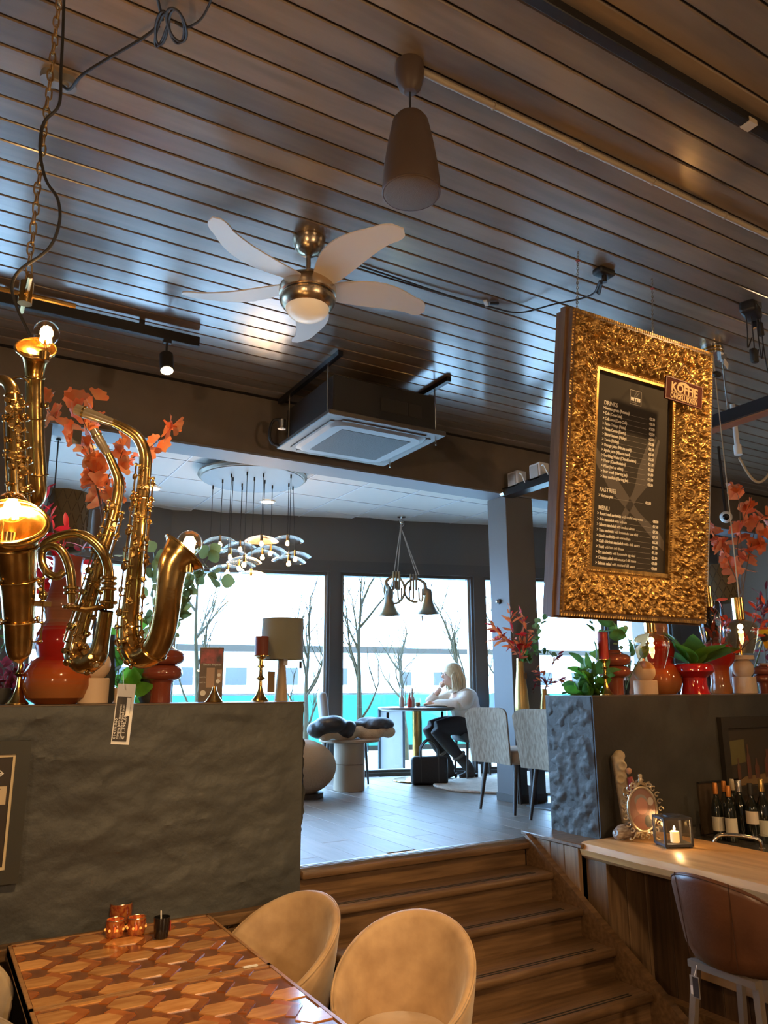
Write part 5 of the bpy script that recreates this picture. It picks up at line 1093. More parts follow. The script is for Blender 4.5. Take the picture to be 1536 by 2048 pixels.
arms = join(limb([Lsh,Lel],[.058,.045]), limb([Lel,Lwr],[.043,.028]), limb([Rsh,(.24,-.2,.83),Rel],[.055,.05,.042]), limb([Rel,Rwr],[.040,.027]))
legs = join(*[limb([(.0,s*.09,.545),(.22,s*.10,.56),(.40,s*.095,.535)],[.095,.085,.066]) for s in (1,-1)], limb([(.40,.095,.535),(.26,.10,.36),(.04,.10,.13)],[.064,.060,.036]), limb([(.42,-.095,.545),(.33,-.10,.36),(.17,-.10,.12)],[.064,.060,.036]))
def hand(w, d, up, fl):
    w, d, up = Vector(w), Vector(d).normalized(), Vector(up).normalized(); sd = d.cross(up).normalized(); out = [ball(.034,w+d*.04,14,10,(1,1,1))]
    for k, (o_, L_) in enumerate(((-.027,.055),(-.009,.066),(.009,.062),(.027,.048))):
        b0 = w+d*.065+sd*o_; b1 = b0+(d*.7+up*fl*.5)*L_*.6; b2 = b1+(d*.3+up*fl)*L_*.6; out.append(tube([b0-d*.02,b0,b1,b2],[.0095,.0092,.0085,.007],8))
    t0 = w+d*.02-sd*.03; out.append(tube([t0,t0-sd*.022+d*.025,t0-sd*.022+d*.05+up*fl*.01],[.0105,.010,.008],8)); return join(*out)
bodyvf = remesh(join(head,torso,arms,legs), .011, 3)
hands = join(hand(Rwr,(-.25,.25,1),(-.7,.3,-.2),.8), hand(Lwr,(.6,-.8,.0),(0,0,-1),.25))
bd_ = obj('body', join(bodyvf, hands), skin, pw, ang=80)
obj('sweater', remesh(join(limb([(-.03,0,.545),(-.01,0,.62),(.02,0,.74),(.06,0,.86),(.095,0,.935)],[.170,.178,.168,.176,.085]), limb([(.06,.16,.875),(.06,-.16,.875)],[.088,.088]), limb([Lsh,(.12,.245,.82),Lel],[.082,.080,.068]), limb([Lel,(.32,.18,.79),(.42,.10,.80)],[.066,.058,.044]), limb([Rsh,(.24,-.2,.83),Rel],[.078,.074,.062]), limb([Rel,(.33,-.10,.90)],[.060,.046])), .013, 5), knit, pw, ang=80)
obj('collar', torus(.075,.018,24,8), knit, pw, (.115,0,.955), (0,.35,0))
obj('trousers', remesh(join(limb([(-.05,0,.53),(.0,0,.58)],[.14,.165]), *[limb([(.0,s*.09,.545),(.22,s*.10,.565),(.41,s*.095,.54)],[.112,.100,.078]) for s in (1,-1)], limb([(.41,.095,.54),(.28,.10,.38),(.13,.10,.22)],[.078,.072,.058]), limb([(.43,-.095,.55),(.34,-.10,.38),(.25,-.10,.24)],[.078,.072,.058])), .013, 4), denim, pw, ang=80)
for s, kn, an in ((1,(.13,.10,.22),(.00,.10,.09)), (-1,(.25,-.10,.24),(.16,-.10,.08))):
    kn, an = Vector(kn), Vector(an)
    b_ = obj('boot', remesh(join(limb([kn+Vector((.02,0,.03)),(kn+an)/2,an],[.064,.058,.044]), limb([an+Vector((-.02,0,-.02)),an+Vector((.06,0,-.045)),an+Vector((.15,0,-.060))],[.046,.042,.026])), .010, 3), bootm, pw, ang=80)
    obj('heel', tube([an+Vector((-.045,0,-.03)),an+Vector((-.05,0,-an.z+.003))],[.022,.014],10), bootm, b_)
    obj('cuff', torus(.064,.016,18,8), mat('boot_lining', (.11,.10,.09), .9), b_, kn+Vector((.02,0,.03)), (0,.6,0))
hairm = mat('blond_hair', (.72,.58,.38), .55, col2=(.52,.39,.22), nscale=16, stretch=(3,3,.5)); rnd = random.Random(3)
hr = obj('hair', remesh(join(ball(.112,(.155,0,1.135),24,16,(1.02,.92,1.02)), ball(.105,(.115,0,1.06),22,14,(.85,1.0,1.15)), ball(.06,(.15,.075,1.02),16,12,(1.0,.5,1.5)), ball(.06,(.15,-.075,1.02),16,12,(1.0,.5,1.5)), ball(.075,(.075,0,.99),16,12,(.7,1.2,1.0))), .011, 3), hairm, pw, ang=80)
tag(obj('strands', join(*[stube([(.15+rnd.uniform(-.06,.07),.075*sd,1.20),(.13+dx,.105*sd,1.10),(.12+dx,.108*sd,1.0),(.12+dx+rnd.uniform(-.01,.02),.095*sd,.95-rnd.uniform(0,.03))], [.006,.010,.010,.003], 4, 6) for sd in (1,-1) for dx in [-.06+.02*k for k in range(8)]]), hairm, hr), None, kind='stuff')
for s in (1,-1):
    obj('eye', ball(.011,(.262,s*.036,1.112),12,8), mat('eye_white', (.75,.72,.68), .2), bd_); obj('eyebrow', stube([(.272,s*.018,1.134),(.268,s*.036,1.138),(.255,s*.054,1.132)], [.003,.004,.002], 4, 6), hairm, bd_); obj('ear', ball(.022,(.165,s*.082,1.09),10,8,(.7,.3,1.2)), skin, bd_)
obj('mouth', stube([(.268,-.022,1.042),(.282,0,1.044),(.268,.022,1.042)], [.003,.006,.003], 4, 6), mat('lips', (.50,.20,.17), .4), bd_)
# ================================================================ BAR AT THE RIGHT
bc = thing('bar_counter', 'thick live-edge wooden bar counter with a plank end support', 'bar counter', (0,0,0))
def wob(y): return 3.555+.014*noise.noise((y*1.7,2,0))+.008*noise.noise((y*6,4,0))
Yb = [3.69-.07*k for k in range(68)]
V = []; F = []
for y in Yb:
    x = wob(y); V += [(x+.035,y,.868),(x+.006,y,.890),(x-.006,y,.925),(x+.012,y,.958),(x+.03,y,.965),(4.24,y,.965),(4.24,y,.868)]
for i in range(len(Yb)-1):
    for k in range(7): a, b_ = i*7+k, i*7+(k+1) % 7; F.append((a, a+7, b_+7, b_))
F += [tuple(range(7)), tuple(reversed(range(len(V)-7, len(V))))]
obj('slab', (V,F), slab_wood, bc, ang=30)
for k in range(4): obj('end_plank', box(3.59+.16*k,3.52,0,3.745+.16*k,3.685,.868,.003), oak_v, bc, smooth=False)
for k in range(26):
    obj('front_plank', box(3.93,3.515-.155*k-.152,0,3.955,3.515-.155*k,.868,.002), mat('bar_front', (.105,.058,.030), .5, col2=(.06,.033,.018), nscale=5, stretch=(8,8,.5), objrand=.35), bc, smooth=False)
obj('foot_plinth', box(3.86,-1.0,0,3.93,3.51,.14), oak, bc, smooth=False); obj('plinth_board', box(3.90,-1.0,.30,3.93,3.2,.46,.004), mat('plinth_pine', (.34,.20,.09), .5), bc, smooth=False)
wk = thing('sink_counter', 'black lower work counter with sink behind the bar', 'counter', (4.7,2.3,0)); obj('body', box(-.45,-2.3,0,.9,1.40,.86), black_matte, wk, smooth=False); obj('worktop', box(-.455,-2.3,.86,.9,1.405,.895,.003), mat('steel_top', (.16,.15,.14), .25, .8), wk, smooth=False); obj('sink_bowl', box(-.40,.30,.8955,.05,1.0,.898), black, wk, smooth=False)
bsp = thing('back_panel', 'brown metal splash panel on the wall behind the bottles', 'panel', (6.0,3.70,.9)); obj('sheet', box(-1.3,-.006,0,2.5,.006,.33), mat('bronze_sheet', (.12,.085,.055), .3, .5, col2=(.07,.05,.035), nscale=3), bsp, smooth=False); obj('edge_bead', box(-1.3,-.012,.33,2.5,.008,.34), black, bsp, smooth=False)
# chrome rail / tap
tp = thing('beer_tap', 'chrome arched tap rail behind the counter', 'tap', (4.30,3.18,.895))
obj('arch', stube([(-.02,.10,0),(-.03,.10,.06),(-.01,.08,.10),(.03,.02,.11),(.08,-.06,.105),(.11,-.11,.09),(.115,-.12,.03)], [.016,.014,.013,.013,.013,.013,.011], 7, 12), mat('chrome', (.75,.70,.62), .08, 1), tp); obj('tap_base', cyl(.03,0,.02,20,(-.02,.10,0)), mat('chrome', (.75,.70,.62), .08, 1), tp); obj('nozzle', cyl(.018,.0,.05,16,(.115,-.12,0)), mat('chrome', (.75,.70,.62), .08, 1), tp)
obj('lever', tube([(-.02,.10,.05),(-.07,.13,.06)], .007, 8), mat('chrome', (.75,.70,.62), .08, 1), tp)
# bottles
wine_g = mat('bottle_glass', (.008,.010,.007), .08, coat=.5)
def bottle(lb, px, d, capc, lab, h=.33, r=.037, capm=None, base=.8985):
    p = vd(px, 1690, d); p.z = base; t = thing('wine_bottle', lb, 'bottle', p, group='wine bottles behind the bar')
    obj('glass', lathe([(0,0),(r*.95,0),(r,.008),(r,h*.55),(r*.85,h*.62),(r*.45,h*.74),(r*.38,h*.80),(r*.38,h*.97),(0,h*.975)], 24), wine_g, t)
    obj('capsule', lathe([(r*.42,h*.80),(r*.44,h*.82),(r*.42,h*.985),(r*.36,h),(0,h)], 20), capc, t)
    if lab: obj('paper_label', lathe([(r*1.01,h*lab[0]),(r*1.01,h*lab[1])], 24), mat('label_'+lb[:12], lab[2], .6), t)
oc = mat('cap_orange', (.55,.20,.04), .35, .4); gc = mat('cap_gold', (.70,.45,.14), .25, .9); sc_m = mat('cap_silver', (.60,.58,.54), .25, .9); rc = mat('cap_red', (.30,.02,.02), .35)
cream = (.62,.56,.44)
bottle('wine bottle with orange capsule, first from the left behind the tap', 1441, 5.05, oc, (.15,.40,cream), .355)
bottle('wine bottle with orange capsule standing behind the first two', 1459, 5.22, oc, None, .345)
bottle('wine bottle with orange capsule and large cream label behind the tap', 1467, 4.98, oc, (.12,.42,cream), .345)
bottle('bottle with beige capsule and slanted pale label', 1476, 5.16, mat('cap_beige', (.45,.36,.24), .4), (.30,.60,(.50,.48,.36)), .365)
bottle('sparkling wine bottle with silver foil neck', 1489, 5.06, sc_m, None, .37, .043)
bottle('dark bottle with cream and red label near the right edge', 1512, 4.98, black_matte, (.30,.52,(.70,.60,.48)), .36, .042)
bottle('bottle with gold foil top at the right edge', 1535, 4.95, gc, (.10,.35,(.60,.30,.25)), .39, .042)
t = thing('wine_glass', 'upturned clear glass at the right end of the counter', 'glass', at(1528,1702,2,.898)); obj('bowl', lathe([(.028,0),(.042,.03),(.046,.06),(.036,.085),(.008,.10),(.005,.11)], 28), thin_glass, t); obj('stem', cyl(.004,.11,.16,10), thin_glass, t)
# lantern
ln = thing('lantern', 'square black metal lantern with a glowing candle on the bar', 'lantern', (3.93,3.30,.966), -.42)
fr = mat('lantern_metal', (.045,.045,.05), .45)
for x in (-.082,.082):
    for y_ in (-.068,.068): obj('post', cbox((x,y_,.085),(.012,.012,.15)), fr, ln, smooth=False)
obj('base', join(box(-.088,-.074,.008,.088,.074,.022)), fr, ln, smooth=False); obj('roof', join(box(-.088,-.074,.155,.088,.074,.168), cyl(.05,.168,.176,24)), fr, ln, smooth=False)
for x in (-.075,.075):
    for y_ in (-.06,.06): obj('foot', cbox((x,y_,.004),(.014,.014,.008)), fr, ln, smooth=False)
for a in ((-.076,-.069,.076,-.067),(-.076,.067,.076,.069)): obj('pane', box(a[0],a[1],.024,a[2],a[3],.154), thin_glass, ln, smooth=False)
for x in (-.082,.082): obj('pane', box(x-.001,-.062,.024,x+.001,.062,.154), thin_glass, ln, smooth=False)
cdl = obj('candle', cyl(.026,.022,.085,24,(.005,-.01,0),b=.003), mat('candle_wax', (.85,.62,.36), .5, emit=.35, ecol=(1,.5,.15)), ln)
obj('flame', lathe([(0,.085),(.005,.090),(.007,.097),(.004,.108),(0,.116)], 12, (.005,-.01,0)), emis('flame', (1,.62,.2), 30), cdl)
lamp('candle_light', 'POINT', (.005,-.01,.13), .6, size=.01, parent=ln)
# oval photo frame
of = thing('oval_photo_frame', 'ornate oval silver-gold photo frame with a portrait on the bar', 'photo frame', (3.90,3.49,.966), -.50)
om = mat('pale_bronze', (.46,.37,.24), .35, .8, col2=(.62,.54,.42), nscale=20)
of_z = .185
obj('oval_ring', tr(([(x*.085, 0+z_, y*.13) for x, y, z_ in [(1,0,0)]],[]) if 0 else tube([(.088*math.cos(2*PI*k/48), 0, .128*math.sin(2*PI*k/48)+of_z) for k in range(48)], .009, 8, closed=True)), om, of)
sc_l = []
for k in range(22):
    a = 2*PI*k/22; cx, cz = .112*math.cos(a), .155*math.sin(a)+of_z
    obj('scroll', tube([(cx+.018*math.cos(a+q*.7)*(1-q*.09), -.004, cz+.018*math.sin(a+q*.7)*(1-q*.09)) for q in range(9)], .0045, 6), om, of)
for s in (-1,1):
    obj('foot', stube([(s*.05,0,.05),(s*.062,-.005,.028),(s*.082,-.01,.010),(s*.092,-.01,.014),(s*.086,-.01,.022)], .0055, 5, 8), om, of)
    obj('crest_leaf', stube([(s*.015,0,.325),(s*.04,0,.335),(s*.062,0,.330),(s*.066,0,.318),(s*.052,0,.312)], .006, 5, 8), om, of)
obj('crest', join(ball(.016,(0,0,.350),14,8,(1,.6,1.4)), cbox((0,0,.378),(.026,.014,.026),.004), stube([(-.04,0,.30),(0,0,.345),(.04,0,.30)], .007, 5, 8)), om, of)
obj('bottom_bar', stube([(-.05,0,.045),(0,.0,.055),(.05,0,.045)], .007, 5, 8), om, of)
obj('strut', tube([(0,.01,.22),(0,.085,.004)], .006, 6), om, of)
def ov(rx, rz, cx, cz, y): return tr(([(cx+rx*math.cos(2*PI*k/30), y, cz+rz*math.sin(2*PI*k/30)) for k in range(30)], [tuple(reversed(range(30)))]))
ph = obj('photo_print', join(ov(.084,.124,0,of_z,-.001), ov(.084,.124,0,of_z,.004)), mat('photo_back', (.30,.16,.12), .3), of, smooth=False)
for nm, vf, c in (('print_hair', ov(.040,.036,-.008,of_z+.050,-.0018), (.28,.26,.24)), ('print_face', ov(.036,.050,-.004,of_z+.018,-.0022), (.48,.24,.19)), ('print_shirt', ov(.060,.044,-.004,of_z-.075,-.0018), (.24,.10,.07)), ('print_vest', ov(.022,.036,.030,of_z-.070,-.0024), (.05,.045,.045)), ('print_panel', ov(.018,.024,.052,of_z+.045,-.0016), (.55,.48,.42)), ('print_hand', ov(.014,.030,.052,of_z-.03,-.0026), (.55,.32,.24))):
    obj(nm, vf, mat('ink_'+nm, c, .35), ph, smooth=False)
# carved cream ornament and stone
orn_ = thing('carved_ornament', 'carved cream bracket with a small red-robed figure leaning on the wall', 'ornament', (3.93,3.63,.966), -.5)
orn_.rotation_euler = (0,-.10,-.5)
cm_ = mat('cream_paint', (.58,.47,.31), .6, col2=(.42,.32,.19), nscale=16)
obj('bracket', remesh(join(cbox((0,.0,.29),(.075,.05,.42),.01), *[torus(.028,.010,18,8,(0,0,0)) and tr(torus(.024,.009,18,8), (.012*(-1)**k,-.028,.13+.075*k), (PI/2,0,0)) for k in range(5)], ball(.04,(.012,0,.49),14,10,(1,.7,.9))), .006, 2), cm_, orn_)
fgm = mat('robe_red', (.36,.05,.04), .6)
fg = obj('figure_robe', remesh(join(limb([(.045,-.03,.20),(.05,-.04,.28),(.045,-.04,.36)],[.018,.026,.018])), .005, 2), fgm, orn_); obj('figure_head', join(ball(.017,(.043,-.045,.395),12,8), ball(.018,(.046,-.04,.402),12,8,(1,1,.8))), mat('figure_skin', (.50,.26,.15), .6), fg); obj('figure_arm', tube([(.05,-.05,.35),(.06,-.06,.32),(.05,-.065,.30)], .008, 8), mat('figure_skin', (.50,.26,.15), .6), fg)
obj('foot_block', cbox((.01,0,.05),(.055,.045,.09),.008), fgm, orn_)
st_ = thing('agate_stone', 'rough brown agate stone beside the oval frame', 'stone', (3.84,3.60,.966))
obj('rock', remesh(join(ball(.05,(0,0,.045),16,12,(1.3,.9,.9)), ball(.045,(.06,.01,.05),14,10,(1.2,.9,1.0)), ball(.035,(-.05,0,.035),14,10)), .009, 1), mat('agate', (.16,.10,.07), .3, col2=(.42,.36,.30), nscale=30, stretch=(1,1,3)), st_, ang=25); obj('rim_face', tr(disc(.018,0,16), (-.078,-.01,.045), (0,-1.2,0)), mat('agate_pale', (.20,.17,.14), .3), st_)
# painting on the dark wall
pn_ = thing('still_life_painting', 'dark framed still life of bottles and glasses above the wine bottles', 'painting', (5.42,3.700,1.15))
obj('frame', join(box(-.37,-.03,-.03,.37,.005,.03), box(-.37,-.03,.44,.37,.005,.52), box(-.44,-.03,-.03,-.37,.005,.52), box(.37,-.03,-.03,.44,.005,.52)), mat('dark_frame', (.022,.018,.014), .4), pn_, smooth=False)
cv = obj('canvas', box(-.37,-.012,.03,.37,-.006,.44), mat('canvas_dark', (.030,.022,.014), .5), pn_, smooth=False)
def paint(nm, poly, c, lay): obj(nm, tr(tr(prism(poly, 0, .0005), rot=(PI/2,0,0)), loc=(0,-.0125-.0004*lay,0)), mat('paint_'+nm, c, .5), cv, smooth=False)
paint('painted_wall', [(-.37,.18),(-.18,.20),(-.18,.36),(-.37,.35)], (.09,.075,.025), 1); paint('painted_table', [(-.37,.04),(-.2,.10),(.1,.11),(.37,.16),(.37,.04)], (.14,.085,.035), 1); paint('painted_cloth', [(.0,.03),(.2,.03),(.37,.09),(.37,.03)], (.16,.015,.01), 2)
for k, (x, w_, h_, c) in enumerate(((-.27,.035,.15,(.08,.035,.02)),(-.15,.045,.24,(.03,.03,.02)),(-.06,.05,.14,(.14,.13,.09)),(.08,.09,.20,(.16,.09,.04)),(.24,.07,.26,(.05,.03,.02)))):
    paint('painted_vessel', [(x-w_/2,.08),(x+w_/2,.08),(x+w_/2,.08+h_*.6),(x+w_*.18,.08+h_*.75),(x+w_*.18,.08+h_),(x-w_*.18,.08+h_),(x-w_*.18,.08+h_*.75),(x-w_/2,.08+h_*.6)], c, 3)
    paint('painted_glint', [(x-w_*.3,.12),(x-w_*.2,.12),(x-w_*.2,.08+h_*.5),(x-w_*.3,.08+h_*.5)], (.16,.02,.02) if k < 2 else (.16,.11,.04), 4)

# ================================================================ TUB CHAIRS AND BAR STOOL
def tubchair(R, zs, hb, ha, span, th, under, ex=1.0, pw_=1.3, flare=.06):
    n = 44; prof_n = 0; V = []; F = []
    for i in range(n+1):
        ph_ = -span+2*span*i/n; q = abs(ph_)/span; zt = ha+(hb-ha)*math.cos(q*PI/2)**pw_; e = min(1, (1-q)*7); tk_ = th*(.45+.55*e)
        def ring(r, z): V.append((r*math.sin(ph_)*ex, -r*math.cos(ph_), z))
        Rb, Rt = R-flare, R; k = max(0, min(1, (zt-zs)/(hb-zs))); Rr = Rb+(Rt-Rb)*k
        P_ = [(Rb*.25, zs-.06), (Rb-tk_, zs-.02), (Rb-tk_*.9+(Rr-Rb)*.5, zs+(zt-zs)*.5), (Rr-tk_*.75, zt-.03), (Rr-tk_*.5, zt-.006), (Rr-tk_*.25, zt), (Rr+.0, zt-.008), (Rr+.004, zt-.035), (Rb+(Rr-Rb)*.55+.008, zs+(zt-zs)*.5), (Rb+.004, zs-.02), (Rb*.90, zs-under*.65), (Rb*.62, zs-under), (Rb*.2, zs-under)]
        prof_n = len(P_)
        for r, z in P_: ring(r, z)
    for i in range(n):
        for k in range(prof_n-1): a = i*prof_n+k; F.append((a, a+prof_n, a+prof_n+1, a+1))
    F += [tuple(range(prof_n)), tuple(reversed(range(n*prof_n,(n+1)*prof_n)))]
    rim = [V[i*prof_n+6] for i in range(n+1)]
    return (V, F), rim
velvet = mat('cognac_velvet', (.54,.37,.21), .6, col2=(.37,.235,.125), nscale=9, sheen=.5, bump=.1, bscale=20, lo=.3, hi=.7)
velvet_p = mat('cream_velvet', (.58,.46,.32), .6, col2=(.46,.36,.24), nscale=7, sheen=.4)
leather = mat('brown_leather', (.155,.062,.028), .36, col2=(.085,.034,.018), nscale=4, bump=.12, bscale=60, lo=.3, hi=.7)
def tub(name, lb, m, R, zs, hb, ha, span, x, y, rz, grp, legtop=None, leg=leg_m, ex=1.0, pw_=1.3, under=.10, th=.055, flare=.06):
    t = thing(name, lb, 'chair', (x,y,0), rz, group=grp); vf, rim = tubchair(R, zs, hb, ha, span, th, under, ex, pw_, flare)
    s_ = obj('shell', vf, m, t, ang=55); obj('piping', tube(rim, .0055, 6), m, s_)
    obj('seat_cushion', [(v[0]*ex,v[1],v[2]) for v in lathe([(0,zs-.05),(R-flare-.075,zs-.05),(R-flare-.055,zs-.02),(R-flare-.058,zs+.015),(R-flare-.085,zs+.035),(0,zs+.045)],40)[0]] and ([(v[0]*ex,v[1],v[2]) for v in lathe([(0,zs-.05),(R-flare-.075,zs-.05),(R-flare-.055,zs-.02),(R-flare-.058,zs+.015),(R-flare-.085,zs+.035),(0,zs+.045)],40)[0]], lathe([(0,0)]*6,40)[1]), m, t)
    lt = zs-under+.02
    for sx in (-1,1):
        for sy in (-1,1): obj('leg', tube([(sx*R*.50,sy*R*.50,lt),(sx*R*.72,sy*R*.72,.008)], [.019,.012] if not legtop else [.022,.019], 4 if legtop else 10), leg, t, smooth=not legtop)
    return t
ca = tub('tub_chair', 'cognac velvet tub chair in the middle foreground facing the table', velvet, .33, .47, .885, .60, 2.15, 1.86, 3.03, math.radians(128), 'velvet tub chairs round the table')
dup(ca, (1.53,3.66,0), math.radians(112), 'cognac velvet tub chair behind the far table corner')
cb_ = tub('tub_chair', 'cream tub chair at the left edge by the far table half', velvet_p, .33, .47, .86, .70, 2.4, .13, 3.70, math.radians(-143), 'cream tub chairs left of the table')
dup(cb_, (.14,2.92,0), math.radians(-150), 'cream tub chair in the bottom left corner')
sl = tub('bar_stool', 'brown leather bar stool with grey metal legs in front of the bar', leather, .30, .76, 1.065, .86, 1.75, 3.36, 2.47, math.radians(-90), None, True, mat('grey_legs', (.30,.25,.20), .45, .5), 1.0, 1.0, .12, .04, .05)
obj('seat_rail', join(cbox((0,0,.65),(.36,.03,.03)), cbox((0,0,.65),(.03,.36,.03)), box(-.17,-.19,.632,.17,-.16,.662), box(-.17,.16,.632,.17,.19,.662)), mat('grey_legs', (.30,.25,.20), .45, .5), sl, smooth=False)
obj('footrest', join(box(-.20,.19,.26,.20,.21,.28), box(-.20,-.21,.26,.20,-.19,.28), box(-.21,-.2,.26,-.19,.2,.28), box(.19,-.2,.26,.21,.2,.28)), mat('grey_legs', (.30,.25,.20), .45, .5), sl, smooth=False)
for a in (-.45,.5): obj('seam', tube([(.302*math.sin(a)*(.86+.14*v), -.302*math.cos(a)*(.86+.14*v)-.004, .70+.35*v) for v in [k/8 for k in range(9)]], .0022, 5), mat('seam_dark', (.06,.025,.012), .5), sl)
tg = obj('price_tag', cbox((-.05,-.30,.60),(.048,.002,.085)), mat('tag_clear2', (.30,.28,.26), .3), sl, smooth=False); obj('tag_print', cbox((-.044,-.302,.60),(.030,.001,.078)), mat('tag_dark', (.035,.028,.024), .5), tg, smooth=False); obj('barcode', cbox((-.066,-.302,.585),(.012,.001,.034)), white_p, tg, smooth=False); obj('tag_string', tube([(-.05,-.30,.64),(-.055,-.27,.68)], .0012, 5), white_p, sl)

# ================================================================ HEXAGON TABLE
base_m = mat('inlay_brown', (.24,.085,.025), .22, col2=(.14,.045,.014), nscale=7, stretch=(3,1,1), coat=.6, coat_rough=.12)
hex_m = mat('inlay_hexagon', (.66,.34,.115), .25, col2=(.46,.20,.055), nscale=6, stretch=(1.2,5,1), coat=.6, coat_rough=.12, objrand=.3)
bar_m = mat('inlay_bar', (.40,.13,.03), .24, col2=(.26,.075,.016), nscale=6, stretch=(2,2,1), coat=.6, coat_rough=.12, objrand=.35)
trim_m = mat('table_trim', (.42,.23,.10), .4, col2=(.30,.15,.06), nscale=8, stretch=(1,6,1))
def clip(poly, x0, y0, x1, y1):
    for ax, lim, sg_ in ((0,x0,1),(0,x1,-1),(1,y0,1),(1,y1,-1)):
        out = []
        for i in range(len(poly)):
            p, q = poly[i], poly[(i+1) % len(poly)]; ip, iq = (p[ax]-lim)*sg_ >= 0, (q[ax]-lim)*sg_ >= 0
            if ip: out.append(p)
            if ip != iq:
                t_ = (lim-p[ax])/(q[ax]-p[ax]); out.append((p[0]+(q[0]-p[0])*t_, p[1]+(q[1]-p[1])*t_))
        poly = out
        if len(poly) < 3: return []
    return poly
def hextable(lb, x0, y0, x1, y1, zt):
    t = thing('hexagon_table', lb, 'table', (x0,y0,0), group='hexagon inlay tables'); W_, D_ = x1-x0, y1-y0
    tp_ = obj('table_top', box(.0,.0,zt-.045,W_,D_,zt-.004,.002), base_m, t, smooth=False)
    for a in ((0,0,.014,D_),(W_-.014,0,W_,D_),(0,0,W_,.010),(0,D_-.010,W_,D_)): obj('edge_strip', box(a[0],a[1],zt-.05,a[2],a[3],zt+.001), trim_m, t, smooth=False)
    gx, gy, rx, ry = .265, .112, .084, .050
    def hexa(cx, cy, kx=1, ky=1): return [(cx+rx*kx,cy),(cx+rx*.52*kx,cy+ry*ky),(cx-rx*.52*kx,cy+ry*ky),(cx-rx*kx,cy),(cx-rx*.52*kx,cy-ry*ky),(cx+rx*.52*kx,cy-ry*ky)]
    box_ = (.016, .012, W_-.016, D_-.012)
    for j in range(-1, 9):
        for i in range(-1, 5):
            cx, cy = .06+gx*i+(gx/2 if j % 2 else 0), .05+gy*j
            hx = clip(hexa(cx, cy), *box_)
            if hx: obj('hexagon_inlay', prism(hx, zt-.006, zt), hex_m, tp_, smooth=False)
            for sx_, sy_ in ((1,1),(1,-1)):              # the slanting bars between neighbouring hexagons
                a0, a1 = Vector((cx+rx*.52*sx_, cy+ry*sy_)), Vector((cx+rx*sx_, cy)); n_ = Vector((a1.y-a0.y, a0.x-a1.x)).normalized()*(.036*sy_*sx_)*-1
                n_ = -n_ if n_.x*sx_ < 0 else n_; e_ = (a1-a0)*.28
                br = clip([tuple(a0-e_), tuple(a1+e_), tuple(a1+e_+n_), tuple(a0-e_+n_)], *box_)
                if br: obj('bar_inlay', prism(br, zt-.006, zt-.0006-(.0004 if sy_ > 0 else 0)), bar_m, tp_, smooth=False)
    for sx in (.06,W_-.06):
        for sy in (.06,D_-.06): obj('leg', cbox((sx,sy,(zt-.045)/2),(.06,.06,zt-.046),.004), black_matte, t, smooth=False)
    return t
ZTB = .785
hextable('far half of the table with wooden hexagon inlay, against the dark wall', .44, 3.215, 1.345, 4.028, ZTB)
hextable('near half of the table with wooden hexagon inlay, cut by the bottom edge', .44, 2.39, 1.345, 3.205, ZTB)
def votive(lb, px, py, s, seed, lit=True):
    p = at(px, py, 2, ZTB+.0015); t = thing('votive_glass', lb, 'candle holder', p, group='mosaic votive glasses')
    m_ = mat('mosaic_glass', (.32,.045,.02), .12, col2=(.55,.20,.05), nscale=60, detail=1, coat=.6, trans=.3)
    obj('cup', lathe(shell([(.030*s,0),(.038*s,.004),(.042*s,.03*s),(.042*s,.072*s)],.003), 28), m_, t); obj('rim', torus(.0405*s,.002,28,6,(0,0,.072*s)), mat('rim_silver', (.55,.45,.35), .2, .9), t)
    obj('tealight', cyl(.018*s,.004,.018,16), white_p, t)
    if lit: obj('flame', lathe([(0,.018),(.004,.022),(.005,.028),(0,.040)], 10), emis('flame', (1,.62,.2), 30), t)
    if lit:
        for a in (0,1,2,3,4,5,6,7): obj('mosaic_gem', ball(.006*s,(.0425*s*math.cos(a*.785+seed),.0425*s*math.sin(a*.785+seed),.034*s),8,6), mat('amber_gem', (.75,.28,.06), .1, emit=.5, ecol=(1,.3,.05)), t)
votive('lit red mosaic votive glass at the left front', 229, 1873, 1.0, 0); votive('lit red mosaic votive glass at the right front', 272, 1868, 1.0, 1); votive('larger dark mosaic votive glass behind the two lit ones', 240, 1846, 1.25, 2, False)
t = thing('black_cup', 'small black cup with a white stick on the hexagon table', 'cup', at(322,1876,2,ZTB+.0015)); obj('cup', lathe(shell([(.026,0),(.030,.004),(.034,.04),(.037,.088)],.003), 28), mat('black_gloss', (.012,.011,.011), .2), t); obj('stick', tube([(0,0,.01),(-.008,-.005,.115)], .0035, 8), white_p, t); obj('red_sticker', tr(cbox((.030,-.020,.05),(.004,.012,.04)), rot=(0,0,.3)), mat('sticker_red', (.40,.05,.04), .5), t, smooth=False)
# small steel clip at the table joint
t = thing('table_bracket', 'thin white paper strip at the joint of the two table halves', 'strip', (1.26,3.22,ZTB+.001)); obj('strip', box(-.03,-.006,0,.03,.010,.003), white_p, t, smooth=False); obj('fold', box(-.03,-.008,0,.03,-.006,.006), white_p, t, smooth=False)
